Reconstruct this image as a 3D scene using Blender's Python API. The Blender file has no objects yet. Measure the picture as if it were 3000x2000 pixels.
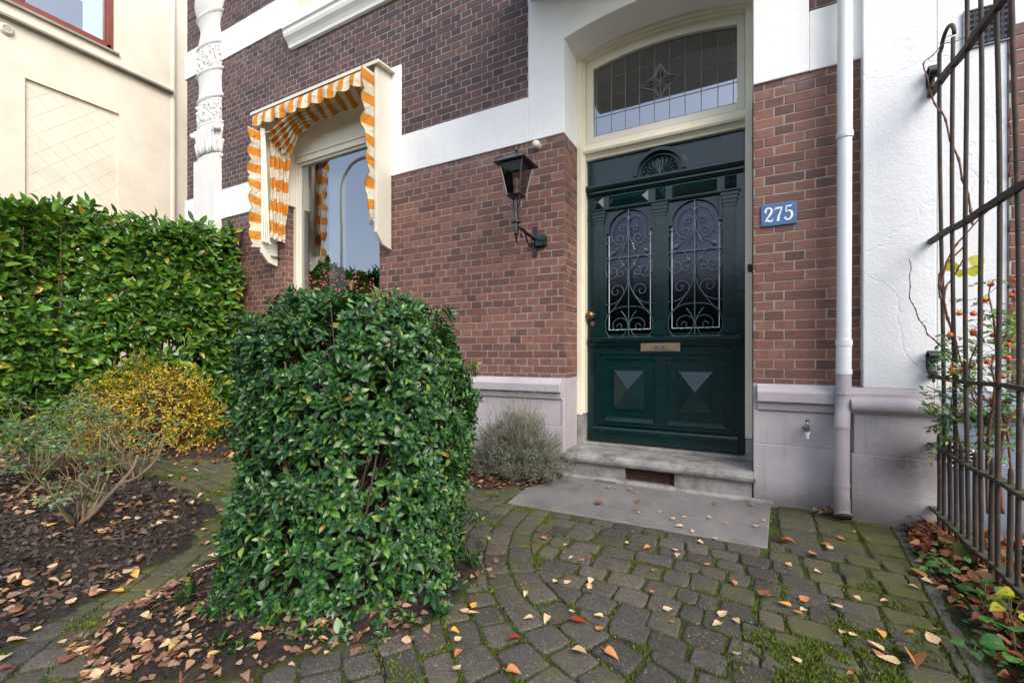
import bpy, math, random
import numpy as np
from mathutils import Vector, noise as mn
R = math.radians
random.seed(7); rng = np.random.default_rng(7)
sc = bpy.context.scene
col = sc.collection

# ------------------------------------------------------------------ camera
CX, CY, CZ = 0.0, -3.28, 0.96
YAW = R(27.9)
cam = bpy.data.cameras.new('camera'); co = bpy.data.objects.new('camera', cam); col.objects.link(co)
cam.sensor_width = 36; cam.lens = 1290/3000*36; cam.shift_y = 38/3000
cam.clip_start = .02; cam.clip_end = 500
co.location = (CX, CY, CZ); co.rotation_euler = (R(90), 0, YAW)
sc.camera = co

def ground_at(px, py, z=0.0):
    """world point on the ground for a measurement taken off the photograph"""
    a = (px-1500)/1290; b = (1038-py)/1290
    t = (z-CZ)/b
    return (t*(a*math.cos(YAW)-math.sin(YAW)), CY+t*(a*math.sin(YAW)+math.cos(YAW)))

# ------------------------------------------------------------------ light
w = bpy.data.worlds.new('World'); sc.world = w; w.use_nodes = True
nt = w.node_tree; bg = nt.nodes['Background']
sky = nt.nodes.new('ShaderNodeTexSky'); sky.sky_type = 'NISHITA'; sky.sun_disc = False
SUN_EL, SUN_AZ = 42, 125     # azimuth measured clockwise from +Y (north) towards +X
sky.sun_elevation = R(SUN_EL); sky.sun_rotation = R(SUN_AZ); sky.dust_density = 3.0; sky.air_density = 1.0
hs = nt.nodes.new('ShaderNodeHueSaturation'); hs.inputs['Saturation'].default_value = .7
nt.links.new(sky.outputs[0], hs.inputs['Color']); nt.links.new(hs.outputs[0], bg.inputs['Color'])
bg.inputs['Strength'].default_value = .405
sl = bpy.data.lights.new('sun', 'SUN'); sl.energy = 1.15; sl.angle = R(32); sl.color = (1, .95, .87)
so = bpy.data.objects.new('sun', sl); col.objects.link(so)
az = R(SUN_AZ); el = R(SUN_EL)
sd = Vector((math.sin(az)*math.cos(el), math.cos(az)*math.cos(el), math.sin(el)))
so.rotation_euler = sd.to_track_quat('Z', 'Y').to_euler(); so.location = sd*20
sc.view_settings.view_transform = 'Standard'; sc.view_settings.look = 'None'
sc.view_settings.exposure = 0; sc.view_settings.gamma = 1

# ------------------------------------------------------------------ materials
def newmat(name):
    m = bpy.data.materials.new(name); m.use_nodes = True
    n = m.node_tree.nodes; l = m.node_tree.links
    return m, n, l, n['Principled BSDF']
def ramp(n, cols, interp='LINEAR'):
    r = n.new('ShaderNodeValToRGB'); r.color_ramp.interpolation = interp
    e = r.color_ramp.elements
    k = len(cols)
    for i, c in enumerate(cols):
        p, c = (c if isinstance(c[0], (int, float)) and isinstance(c[1], (tuple, list)) else (i/(k-1), c))
        if i < 2: el_ = e[i]; el_.position = p
        else: el_ = e.new(p)
        el_.color = (*c, 1)
    return r
def noise(n, l, scale, detail=5, rough=.6, coord=None, dist=0):
    t = n.new('ShaderNodeTexNoise'); t.inputs['Scale'].default_value = scale
    t.inputs['Detail'].default_value = detail; t.inputs['Roughness'].default_value = rough; t.inputs['Distortion'].default_value = dist
    if coord is not None: l.new(coord, t.inputs['Vector'])
    return t
def mixc(n, l, a, b, fac, mode='MIX'):
    m = n.new('ShaderNodeMix'); m.data_type = 'RGBA'; m.blend_type = mode
    for s, v in ((m.inputs[6], a), (m.inputs[7], b)):
        if isinstance(v, tuple): s.default_value = (*v, 1)
        else: l.new(v, s)
    if isinstance(fac, (int, float)): m.inputs[0].default_value = fac
    else: l.new(fac, m.inputs[0])
    return m.outputs[2]
def math_(n, l, op, a, b=None, c=None, clamp=False):
    m = n.new('ShaderNodeMath'); m.operation = op; m.use_clamp = clamp
    for s, v in zip(m.inputs, (a, b, c)):
        if v is None: continue
        if isinstance(v, (int, float)): s.default_value = v
        else: l.new(v, s)
    return m.outputs[0]
def mrange(n, l, v, a, b, c=0, d=1):
    m = n.new('ShaderNodeMapRange'); m.clamp = True
    l.new(v, m.inputs[0])
    for i, x in enumerate((a, b, c, d)): m.inputs[i+1].default_value = x
    return m.outputs[0]
def bump(n, l, h, strength, dist, bs, prev=None):
    b = n.new('ShaderNodeBump'); b.inputs['Strength'].default_value = strength; b.inputs['Distance'].default_value = dist
    l.new(h, b.inputs['Height'])
    if prev is not None: l.new(prev, b.inputs['Normal'])
    l.new(b.outputs[0], bs.inputs['Normal']); return b.outputs[0]
def pos(n): return n.new('ShaderNodeNewGeometry').outputs['Position']
def xyz(n, l, v):
    s = n.new('ShaderNodeSeparateXYZ'); l.new(v, s.inputs[0]); return s.outputs

def simple(name, c1, c2=None, rough=.5, scale=6, bs_=20, bd=.001, bst=.5, metallic=0, island=False, spec=.5, dirt=None):
    m, n, l, b = newmat(name); p = pos(n)
    c2 = c2 or tuple(x*.8 for x in c1)
    r = ramp(n, [c1, c2])
    if island: l.new(n.new('ShaderNodeNewGeometry').outputs['Random Per Island'], r.inputs[0]); out = r.outputs[0]
    else:
        t = noise(n, l, scale, 6, .65, p); l.new(mrange(n, l, t.outputs[0], .3, .7), r.inputs[0]); out = r.outputs[0]
    if dirt:
        t2 = noise(n, l, dirt[1], 8, .7, p); out = mixc(n, l, out, dirt[0], mrange(n, l, t2.outputs[0], dirt[2], dirt[2]+.15, 0, dirt[3]))
    l.new(out, b.inputs['Base Color'])
    b.inputs['Roughness'].default_value = rough; b.inputs['Metallic'].default_value = metallic
    b.inputs['Specular IOR Level'].default_value = spec
    if bd:
        t3 = noise(n, l, bs_, 4, .6, p); bump(n, l, t3.outputs[0], bst, bd, b)
    return m

def brick_mat():
    m, n, l, b = newmat('brick'); p = pos(n)
    isl = n.new('ShaderNodeNewGeometry').outputs['Random Per Island']
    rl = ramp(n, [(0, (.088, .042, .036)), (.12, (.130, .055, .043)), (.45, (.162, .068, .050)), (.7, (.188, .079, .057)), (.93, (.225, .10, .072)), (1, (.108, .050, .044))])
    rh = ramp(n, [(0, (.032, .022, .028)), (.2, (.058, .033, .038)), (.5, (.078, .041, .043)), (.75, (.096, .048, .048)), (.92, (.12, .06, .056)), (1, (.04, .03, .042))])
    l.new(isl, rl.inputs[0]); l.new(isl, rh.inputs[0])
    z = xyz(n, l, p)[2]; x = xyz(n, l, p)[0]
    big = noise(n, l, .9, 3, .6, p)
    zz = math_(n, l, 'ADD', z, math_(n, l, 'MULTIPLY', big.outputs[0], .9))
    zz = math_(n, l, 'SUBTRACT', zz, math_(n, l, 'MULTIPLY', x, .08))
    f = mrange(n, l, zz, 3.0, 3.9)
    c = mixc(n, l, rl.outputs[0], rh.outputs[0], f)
    # variation inside a brick
    t = noise(n, l, 22, 8, .72, p)
    c = mixc(n, l, c, (.04, .024, .026), mrange(n, l, t.outputs[0], .48, .78, 0, .6))
    t = noise(n, l, 55, 5, .7, p)
    c = mixc(n, l, c, (.42, .2, .14), mrange(n, l, t.outputs[0], .6, .85, 0, .35))
    # lime bloom under the painted bands
    e = noise(n, l, 7, 7, .75, p)
    near = math_(n, l, 'MAXIMUM', mrange(n, l, math_(n, l, 'ABSOLUTE', math_(n, l, 'SUBTRACT', z, 2.71)), .0, .16, 1, 0),
                 mrange(n, l, math_(n, l, 'ABSOLUTE', math_(n, l, 'SUBTRACT', z, 4.75)), .0, .5, 1, 0))
    ef = math_(n, l, 'MULTIPLY', near, mrange(n, l, e.outputs[0], .5, .68, 0, .5))
    c = mixc(n, l, c, (.36, .37, .45), ef)
    # soot streak bands
    so_ = noise(n, l, 1.0, 6, .7, None); mp = n.new('ShaderNodeMapping'); mp.inputs['Scale'].default_value = (.5, 1, 3.2)
    l.new(p, mp.inputs[0]); l.new(mp.outputs[0], so_.inputs['Vector'])
    c = mixc(n, l, c, (.025, .018, .024), mrange(n, l, so_.outputs[0], .55, .68, 0, .55))
    l.new(c, b.inputs['Base Color']); b.inputs['Roughness'].default_value = .72
    t1 = noise(n, l, 160, 4, .6, p); t2 = noise(n, l, 30, 6, .7, p)
    nb = bump(n, l, t2.outputs[0], .8, .004, b); bump(n, l, t1.outputs[0], .5, .0015, b, nb)
    return m
def stucco(name, c, c2, bsc=110, bd=.0022, stain=None, cracks=False):
    m, n, l, b = newmat(name); p = pos(n)
    t = noise(n, l, 1.6, 6, .65, p)
    cc = mixc(n, l, c, c2, mrange(n, l, t.outputs[0], .42, .72))
    t = noise(n, l, 14, 8, .75, p)
    cc = mixc(n, l, cc, tuple(x*.62 for x in c2), mrange(n, l, t.outputs[0], .6, .8, 0, .35))
    if stain:
        for (sx, sy, sz, r0, r1, colr, amt) in stain:
            vm = n.new('ShaderNodeVectorMath'); vm.operation = 'DISTANCE'; l.new(p, vm.inputs[0]); vm.inputs[1].default_value = (sx, sy, sz)
            tn = noise(n, l, 9, 7, .75, p)
            d = math_(n, l, 'ADD', vm.outputs['Value'], math_(n, l, 'MULTIPLY', math_(n, l, 'SUBTRACT', tn.outputs[0], .5), .3))
            cc = mixc(n, l, cc, colr, math_(n, l, 'MULTIPLY', mrange(n, l, d, r0, r1, amt, 0), mrange(n, l, tn.outputs[0], .35, .6, .45, 1)))
    z = xyz(n, l, p)[2]
    if name.startswith('plinth') or name.startswith('white'):
        tq = n.new('ShaderNodeMapping'); tq.inputs['Scale'].default_value = (9, 9, .8); l.new(p, tq.inputs[0]); tk = noise(n, l, 1.6, 6, .7, tq.outputs[0])
        cc = mixc(n, l, cc, tuple(x*.55 for x in c2), mrange(n, l, tk.outputs[0], .56, .78, 0, .45 if name.startswith('plinth') else .16))
    if name.startswith('plinth'):
        tn = noise(n, l, 5, 6, .7, p)
        zz = math_(n, l, 'ADD', z, math_(n, l, 'MULTIPLY', tn.outputs[0], -.14))
        cc = mixc(n, l, cc, (.07, .065, .055), mrange(n, l, zz, -.06, .1, .7, 0))
    l.new(cc, b.inputs['Base Color']); b.inputs['Roughness'].default_value = .75
    t1 = noise(n, l, bsc, 3, .55, p); t2 = noise(n, l, 5, 5, .6, p)
    nb = bump(n, l, t2.outputs[0], .5, .012, b); nb = bump(n, l, t1.outputs[0], .55, bd, b, nb)
    if cracks:
        v = n.new('ShaderNodeTexVoronoi'); v.feature = 'DISTANCE_TO_EDGE'; v.inputs['Scale'].default_value = 1.7
        mp = noise(n, l, 2.5, 5, .6, p)
        l.new(mixc(n, l, p, mp.outputs['Color'], .35), v.inputs['Vector'])
        bump(n, l, mrange(n, l, v.outputs['Distance'], 0, .012), .35, .004, b, nb)
    return m
def paver_mat():
    m, n, l, b = newmat('paver'); p = pos(n)
    isl = n.new('ShaderNodeNewGeometry').outputs['Random Per Island']
    r = ramp(n, [(0, (.052, .048, .043)), (.4, (.070, .064, .057)), (.8, (.092, .083, .073)), (1, (.12, .10, .085))]); l.new(isl, r.inputs[0])
    c = r.outputs[0]
    t = noise(n, l, 115, 3, .75, p)
    c = mixc(n, l, c, (.40, .37, .32), mrange(n, l, t.outputs[0], .61, .68, 0, .9))
    t = noise(n, l, 105, 4, .75, p)
    c = mixc(n, l, c, (.02, .018, .015), mrange(n, l, t.outputs[0], .5, .66, 0, .8))
    t = noise(n, l, 500, 2, .7, p)
    c = mixc(n, l, c, (.21, .15, .10), mrange(n, l, t.outputs[0], .62, .72, 0, .5))
    x, y, z = xyz(n, l, p)
    g = noise(n, l, 2.6, 7, .7, p)
    # greener to the right by the fence and to the left on the shady path
    rx = math_(n, l, 'MAXIMUM', mrange(n, l, x, .0, .65, 0, .17), mrange(n, l, x, -1.7, -2.6, 0, .13))
    gg = math_(n, l, 'ADD', g.outputs[0], rx)
    f = mrange(n, l, gg, .49, .72, 0, .75)
    c = mixc(n, l, c, (.105, .11, .02), f)
    g2 = noise(n, l, 6, 7, .75, p)
    c = mixc(n, l, c, (.025, .024, .018), mrange(n, l, g2.outputs[0], .52, .7, 0, .55))
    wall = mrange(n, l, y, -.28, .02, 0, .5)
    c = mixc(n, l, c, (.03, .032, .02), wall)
    l.new(c, b.inputs['Base Color']); b.inputs['Roughness'].default_value = .78; b.inputs['Specular IOR Level'].default_value = .35
    t1 = noise(n, l, 190, 4, .7, p); t2 = noise(n, l, 35, 6, .75, p)
    nb = bump(n, l, t2.outputs[0], .9, .007, b); bump(n, l, t1.outputs[0], 1, .004, b, nb)
    return m
def leafmat(name, cols, rough=.38, trans=.2, vein=(.2, .3, .08), veinamt=.35, spec=.5):
    m, n, l, b = newmat(name)
    isl = n.new('ShaderNodeNewGeometry').outputs['Random Per Island']
    r = ramp(n, cols); l.new(isl, r.inputs[0])
    uv = n.new('ShaderNodeUVMap').outputs[0]; u, v, _ = xyz(n, l, uv)
    au = math_(n, l, 'ABSOLUTE', math_(n, l, 'SUBTRACT', u, .5))
    mid = mrange(n, l, au, 0, .1, veinamt, 0)
    wv = math_(n, l, 'SINE', math_(n, l, 'MULTIPLY', math_(n, l, 'SUBTRACT', v, math_(n, l, 'MULTIPLY', au, .9)), 42))
    side = mrange(n, l, wv, .7, 1, 0, veinamt*.4)
    c = mixc(n, l, r.outputs[0], vein, math_(n, l, 'MAXIMUM', mid, side))
    t = noise(n, l, 30, 4, .6, pos(n)); c = mixc(n, l, c, tuple(x*.5 for x in cols[0][1]) if isinstance(cols[0][1], tuple) else cols[0], mrange(n, l, t.outputs[0], .5, .8, 0, .5))
    l.new(c, b.inputs['Base Color']); b.inputs['Roughness'].default_value = rough; b.inputs['Specular IOR Level'].default_value = spec
    tr = n.new('ShaderNodeBsdfTranslucent'); l.new(mixc(n, l, c, (1, 1, .3), 1, 'MULTIPLY'), tr.inputs[0])
    mx = n.new('ShaderNodeMixShader'); mx.inputs[0].default_value = trans
    l.new(b.outputs[0], mx.inputs[1]); l.new(tr.outputs[0], mx.inputs[2])
    l.new(mx.outputs[0], n['Material Output'].inputs[0])
    return m
def glassmat(name, refl, rough=.01, tint=(.9, .95, .95), wave=None, dark=.0, wobble=.0):
    m, n, l, b = newmat(name); n.remove(b)
    tr = n.new('ShaderNodeBsdfTransparent'); tr.inputs[0].default_value = (*tint, 1)
    gl = n.new('ShaderNodeBsdfGlossy'); gl.inputs['Roughness'].default_value = rough; gl.inputs[0].default_value = (.92, .95, 1, 1) if not wave else (.42, .41, .52, 1)
    mx = n.new('ShaderNodeMixShader')
    fr = n.new('ShaderNodeFresnel'); fr.inputs[0].default_value = 1.5
    l.new(math_(n, l, 'ADD', fr.outputs[0], refl, clamp=True), mx.inputs[0])
    l.new(tr.outputs[0], mx.inputs[1]); l.new(gl.outputs[0], mx.inputs[2]); l.new(mx.outputs[0], n['Material Output'].inputs[0])
    p = pos(n)
    if wave:
        x = xyz(n, l, p)[0]
        h = math_(n, l, 'SINE', math_(n, l, 'MULTIPLY', x, wave))
        bp = n.new('ShaderNodeBump'); bp.inputs['Strength'].default_value = .5; bp.inputs['Distance'].default_value = .0005
        l.new(h, bp.inputs['Height']); l.new(bp.outputs[0], gl.inputs['Normal'])
    elif wobble:
        t = noise(n, l, 1.5, 2, .5, p); bp = n.new('ShaderNodeBump'); bp.inputs['Strength'].default_value = wobble; bp.inputs['Distance'].default_value = .004
        l.new(t.outputs[0], bp.inputs['Height']); l.new(bp.outputs[0], gl.inputs['Normal'])
    return m

M = {}
M['brick'] = brick_mat()
M['mortar'] = simple('mortar', (.33, .295, .245), (.18, .16, .132), .9, 12, 120, .003, .8)
M['mortar_dark'] = simple('mortar_pale', (.48, .46, .42), (.3, .28, .26), .9, 12, 120, .003, .8)
M['white'] = stucco('white_paint', (.81, .81, .80), (.71, .715, .71), 130, .0016)
M['column_white'] = stucco('column_paint', (.66, .66, .64), (.58, .58, .56), 130, .0016)
M['white_r'] = stucco('white_render', (.70, .715, .73), (.66, .68, .70), 75, .0035, cracks=True)
M['plinth'] = stucco('plinth_paint', (.42, .385, .40), (.32, .295, .308), 120, .002,
                     stain=[(.795, -.105, .355, .05, .21, (.06, .05, .045), .9), (.56, -.02, .1, .05, .3, (.09, .08, .07), .6)])
M['plinth_blue'] = stucco('plinth_blue_paint', (.2, .245, .31), (.15, .19, .25), 120, .002)
M['cream'] = simple('cream_paint', (.76, .71, .56), (.7, .65, .5), .38, 3, 9, .002, .3, dirt=((.42, .36, .24), 2.5, .58, .35))
M['creamw'] = simple('cream_white_paint', (.66, .63, .53), (.61, .58, .48), .4, 3, 9, .002, .3, dirt=((.5, .45, .35), 3, .6, .3))
M['green'] = simple('door_green', (.003, .021, .021), (.002, .015, .016), .2, 5, 14, .004, .28, spec=.4, dirt=((.02, .05, .045), 9, .6, .4))
M['iron_g'] = simple('ironwork_green', (.04, .10, .10), (.025, .07, .07), .3, 20, 60, .001, .5, spec=.7)
M['black'] = simple('black_metal', (.006, .008, .012), (.004, .005, .008), .34, 10, 60, .0006, .5, spec=.6)
M['stone'] = simple('blue_stone', (.34, .33, .31), (.17, .165, .16), .62, 9, 60, .004, .8, dirt=((.07, .068, .05), 6, .5, .75))
M['slab'] = simple('blue_stone_slab', (.215, .205, .20), (.13, .125, .12), .6, 3.5, 90, .003, .7, dirt=((.07, .06, .045), 4.5, .54, .6))
M['rust'] = simple('rusty_iron', (.11, .05, .03), (.05, .026, .02), .8, 40, 90, .001, .7)
M['brass'] = simple('bronze', (.28, .17, .08), (.16, .1, .05), .35, 30, 60, .0004, .4, metallic=.8)
M['brassp'] = simple('bronze_plate', (.3, .22, .15), (.22, .16, .11), .42, 30, 60, .0004, .4, metallic=.6)
M['chrome'] = simple('dull_chrome', (.45, .46, .45), (.25, .25, .25), .25, 30, 60, .0004, .4, metallic=.9)
M['plastic_w'] = simple('white_plastic', (.70, .73, .74), (.64, .67, .68), .35, 8, 20, .0003, .2, dirt=((.45, .45, .42), 14, .6, .25))
M['plastic_c'] = simple('cream_plastic', (.78, .74, .6), (.72, .68, .54), .4, 8, 20, .0003, .2)
M['beige'] = stucco('beige_render', (.67, .61, .50), (.57, .51, .41), 60, .003)
M['groove'] = simple('groove_render', (.53, .475, .385), (.60, .54, .44), .9, 5, 60, .001)
M['ledge'] = simple('ledge_stone', (.34, .3, .25), (.2, .18, .155), .8, 5, 60, .002, .6)
M['redframe'] = simple('red_brown_paint', (.2, .045, .025), (.15, .035, .02), .35, 6, 20, .001, .3)
M['dark'] = simple('dark_interior', (.012, .012, .014), (.02, .018, .018), .9, 3, 20, 0)
M['curtain'] = simple('net_curtain', (.62, .64, .58), (.5, .52, .48), .85, 3, 20, .002)
M['soil'] = simple('garden_soil', (.022, .016, .013), (.05, .037, .028), .95, 18, 90, .012, 1, dirt=((.11, .085, .06), 60, .62, .7))
M['bark'] = simple('bark_chips', (.014, .010, .008), (.095, .064, .048), .85, island=True, bs_=90, bd=.002)
M['joint'] = simple('joint_moss', (.035, .03, .018), (.07, .095, .012), .95, 7, 200, .008, 1, dirt=((.1, .14, .015), 18, .5, .8))
M['moss'] = leafmat('moss_tufts', [(0, (.045, .065, .006)), (.5, (.09, .135, .008)), (1, (.16, .21, .012))], .8, .2, (.1, .14, .02), 0)
M['asphalt'] = simple('asphalt', (.055, .055, .055), (.04, .04, .04), .9, 20, 150, .004)
M['branch'] = simple('twig_bark', (.12, .075, .05), (.06, .04, .03), .8, 20, 120, .002)
M['cane'] = simple('rose_cane', (.13, .17, .045), (.19, .12, .07), .6, 9, 120, .002)
M['canebrown'] = simple('dry_cane', (.20, .145, .095), (.09, .065, .045), .75, 9, 120, .002)
M['canered'] = simple('red_cane', (.17, .06, .035), (.1, .045, .03), .6, 9, 120, .001)
M['trunk'] = simple('tree_bark', (.09, .07, .05), (.05, .04, .03), .9, 8, 60, .01)
M['hip'] = simple('rose_hip', (.75, .13, .01), (.6, .08, .01), .25, 30, 60, .0003)
M['pink'] = simple('pink_berry', (.55, .05, .12), (.4, .03, .08), .4, 30, 60, 0)
M['blueplate'] = simple('blue_enamel', (.07, .17, .36), (.055, .14, .31), .25, 20, 30, .0005)
M['num'] = simple('white_enamel', (.82, .83, .82), (.75, .76, .75), .25, 20, 30, 0)
M['orange_t'] = simple('orange_print', (.8, .33, .01), None, .5, bd=0)
M['black_t'] = simple('sticker_black', (.01, .01, .02), None, .4, bd=0)
M['blue_t'] = simple('pale_print', (.6, .65, .75), None, .5, bd=0)
M['pane'] = glassmat('window_glass', .25, .004, wobble=.15)
M['pane_top'] = glassmat('leaded_glass', .24, .03, (.5, .55, .55), wobble=.35)
M['ribbed'] = glassmat('ribbed_glass', .05, .1, (.25, .22, .28), wave=700)
M['lampglass'] = glassmat('lantern_glass', -.02, .02, (.62, .55, .52))
M['lead'] = simple('lead_came', (.2, .19, .18), (.13, .12, .12), .5, 20, 40, 0)
M['redglass'] = simple('red_glass', (.13, .02, .02), (.09, .015, .015), .2, 20, 40, 0)
M['darkglass'] = simple('dark_glass', (.015, .015, .03), (.03, .03, .05), .12, 20, 40, 0)
M['room'] = simple('hall_interior', (.05, .05, .052), (.035, .035, .038), .9, 3, 20, 0)
M['iron'] = simple('weathered_iron', (.045, .034, .024), (.022, .019, .017), .75, 12, 120, .002, .8, dirt=((.13, .05, .02), 16, .52, .7))
M['iron_moss'] = simple('mossy_iron', (.06, .06, .03), (.035, .03, .022), .85, 14, 120, .002, .8, dirt=((.16, .15, .04), 20, .58, .6))
M['vent'] = simple('vent_metal', (.2, .22, .27), (.1, .11, .14), .4, 30, 60, .0005)
M['paver'] = paver_mat()
M['edging'] = simple('edging_stone', (.13, .12, .105), (.085, .08, .07), .8, 7, 140, .003, .8, dirt=((.1, .11, .03), 5, .55, .6))
M['laurel'] = leafmat('laurel_leaf', [(0, (.02, .07, .010)), (.3, (.042, .13, .015)), (.6, (.075, .195, .022)), (.86, (.14, .28, .03)), (.955, (.17, .27, .03)), (.97, (.34, .36, .04)), (1, (.55, .33, .02))], .27, .18, (.2, .32, .07), .4)
M['viburnum'] = leafmat('viburnum_leaf', [(0, (.010, .036, .014)), (.3, (.016, .062, .019)), (.6, (.027, .098, .023)), (.82, (.05, .15, .028)), (.95, (.12, .25, .035)), (.985, (.22, .32, .05)), (1, (.32, .13, .04))], .33, .14, (.12, .24, .08), .3)
M['yellowleaf'] = leafmat('yellow_shrub_leaf', [(0, (.10, .15, .02)), (.25, (.24, .27, .03)), (.5, (.58, .46, .02)), (.75, (.72, .46, .015)), (.9, (.42, .18, .02)), (1, (.14, .2, .03))], .5, .25, (.6, .45, .05), .2)
M['roseleaf'] = leafmat('rose_leaf', [(0, (.06, .16, .09)), (.5, (.1, .23, .12)), (.85, (.12, .24, .07)), (1, (.55, .45, .02))], .45, .2, (.25, .35, .15), .3)
M['hiproseleaf'] = leafmat('climbing_rose_leaf', [(0, (.02, .09, .02)), (.6, (.05, .17, .03)), (.9, (.12, .26, .03)), (1, (.55, .5, .02))], .4, .2, (.2, .3, .07), .3)
M['lavender'] = leafmat('lavender_leaf', [(0, (.085, .065, .045)), (.35, (.10, .12, .08)), (.7, (.16, .195, .145)), (1, (.24, .26, .22))], .7, .15, (.3, .33, .28), .1)
M['greens'] = leafmat('ground_cover_leaf', [(0, (.015, .07, .02)), (.5, (.035, .14, .03)), (.85, (.09, .25, .035)), (1, (.2, .32, .04))], .4, .2, (.16, .3, .09), .35)
M['ivy'] = leafmat('ivy_leaf', [(0, (.01, .045, .02)), (1, (.025, .09, .035))], .35, .1, (.12, .22, .1), .4)
M['yellowbig'] = leafmat('yellow_leaf', [(0, (.62, .52, .02)), (1, (.4, .45, .03))], .45, .3, (.55, .55, .1), .3)
M['treeleaf'] = leafmat('street_tree_leaf', [(0, (.008, .02, .008)), (1, (.03, .05, .015))], .6, .15, (.02, .04, .01), 0)
def deadleaf(name, c1, c2):
    return leafmat(name, [(0, c1), (1, c2)], .6, .12, tuple(x*.6 for x in c1), .5, .35)
M['d_pale'] = deadleaf('pale_dead_leaf', (.74, .55, .32), (.62, .42, .24))
M['d_yellow'] = deadleaf('yellow_dead_leaf', (.74, .38, .06), (.6, .3, .05))
M['d_orange'] = deadleaf('orange_dead_leaf', (.56, .23, .08), (.46, .19, .07))
M['d_brown'] = deadleaf('brown_dead_leaf', (.26, .1, .05), (.17, .07, .04))
M['d_red'] = deadleaf('red_dead_leaf', (.3, .05, .02), (.22, .04, .02))
M['litter'] = leafmat('leaf_litter', [(0, (.05, .028, .018)), (.25, (.15, .065, .035)), (.45, (.25, .13, .075)), (.6, (.14, .08, .06)), (.75, (.38, .23, .13)), (.93, (.55, .38, .2)), (1, (.62, .36, .08))], .65, .1, (.2, .1, .05), .4, .3)
M['litter_bed'] = leafmat('pale_leaf_litter', [(0, (.07, .035, .02)), (.2, (.21, .09, .045)), (.4, (.34, .18, .10)), (.55, (.17, .10, .08)), (.75, (.48, .31, .18)), (.93, (.6, .42, .24)), (1, (.66, .38, .08))], .65, .1, (.25, .15, .1), .4, .3)
M['litter_red'] = leafmat('red_leaf_litter', [(0, (.06, .028, .018)), (.3, (.17, .06, .03)), (.6, (.27, .09, .035)), (.8, (.34, .16, .08)), (.93, (.5, .28, .14)), (1, (.62, .4, .12))], .6, .1, (.2, .08, .04), .4, .3)

# striped awning cloth: u runs across the stripes (one stripe pair per unit)
m, n, l, b = newmat('striped_cloth'); u, v, _ = xyz(n, l, n.new('ShaderNodeUVMap').outputs[0])
fr = math_(n, l, 'FRACT', u); st = mrange(n, l, math_(n, l, 'ABSOLUTE', math_(n, l, 'SUBTRACT', fr, .5)), .245, .255)
p = pos(n); t = noise(n, l, 9, 6, .65, p)
c = mixc(n, l, (.66, .25, .025), (.72, .66, .52), st)
c = mixc(n, l, c, (.34, .24, .12), mrange(n, l, t.outputs[0], .46, .75, 0, .5))
l.new(c, b.inputs['Base Color']); b.inputs['Roughness'].default_value = .85; b.inputs['Specular IOR Level'].default_value = .2
t = noise(n, l, 420, 2, .5, p); tw = noise(n, l, 11, 3, .55, p, .8); nbw = bump(n, l, tw.outputs[0], .9, .03, b); bump(n, l, t.outputs[0], .3, .001, b, nbw)
tr = n.new('ShaderNodeBsdfTranslucent'); l.new(c, tr.inputs[0]); mx = n.new('ShaderNodeMixShader'); mx.inputs[0].default_value = .25
l.new(b.outputs[0], mx.inputs[1]); l.new(tr.outputs[0], mx.inputs[2]); l.new(mx.outputs[0], n['Material Output'].inputs[0])
M['cloth'] = m
M['piping'] = simple('green_piping', (.12, .11, .05), None, .8, bd=0)
for k_, cw in (('green', .12), ('black', .0), ('iron_g', .4)):
    q_ = M[k_].node_tree.nodes['Principled BSDF']; q_.inputs['Coat Weight'].default_value = cw; q_.inputs['Coat Roughness'].default_value = .06
# rough carved stone in white paint
m, n, l, b = newmat('white_rustication'); p = pos(n); b.inputs['Base Color'].default_value = (.62, .62, .60, 1); b.inputs['Roughness'].default_value = .7
M['whiterough'] = m

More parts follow.
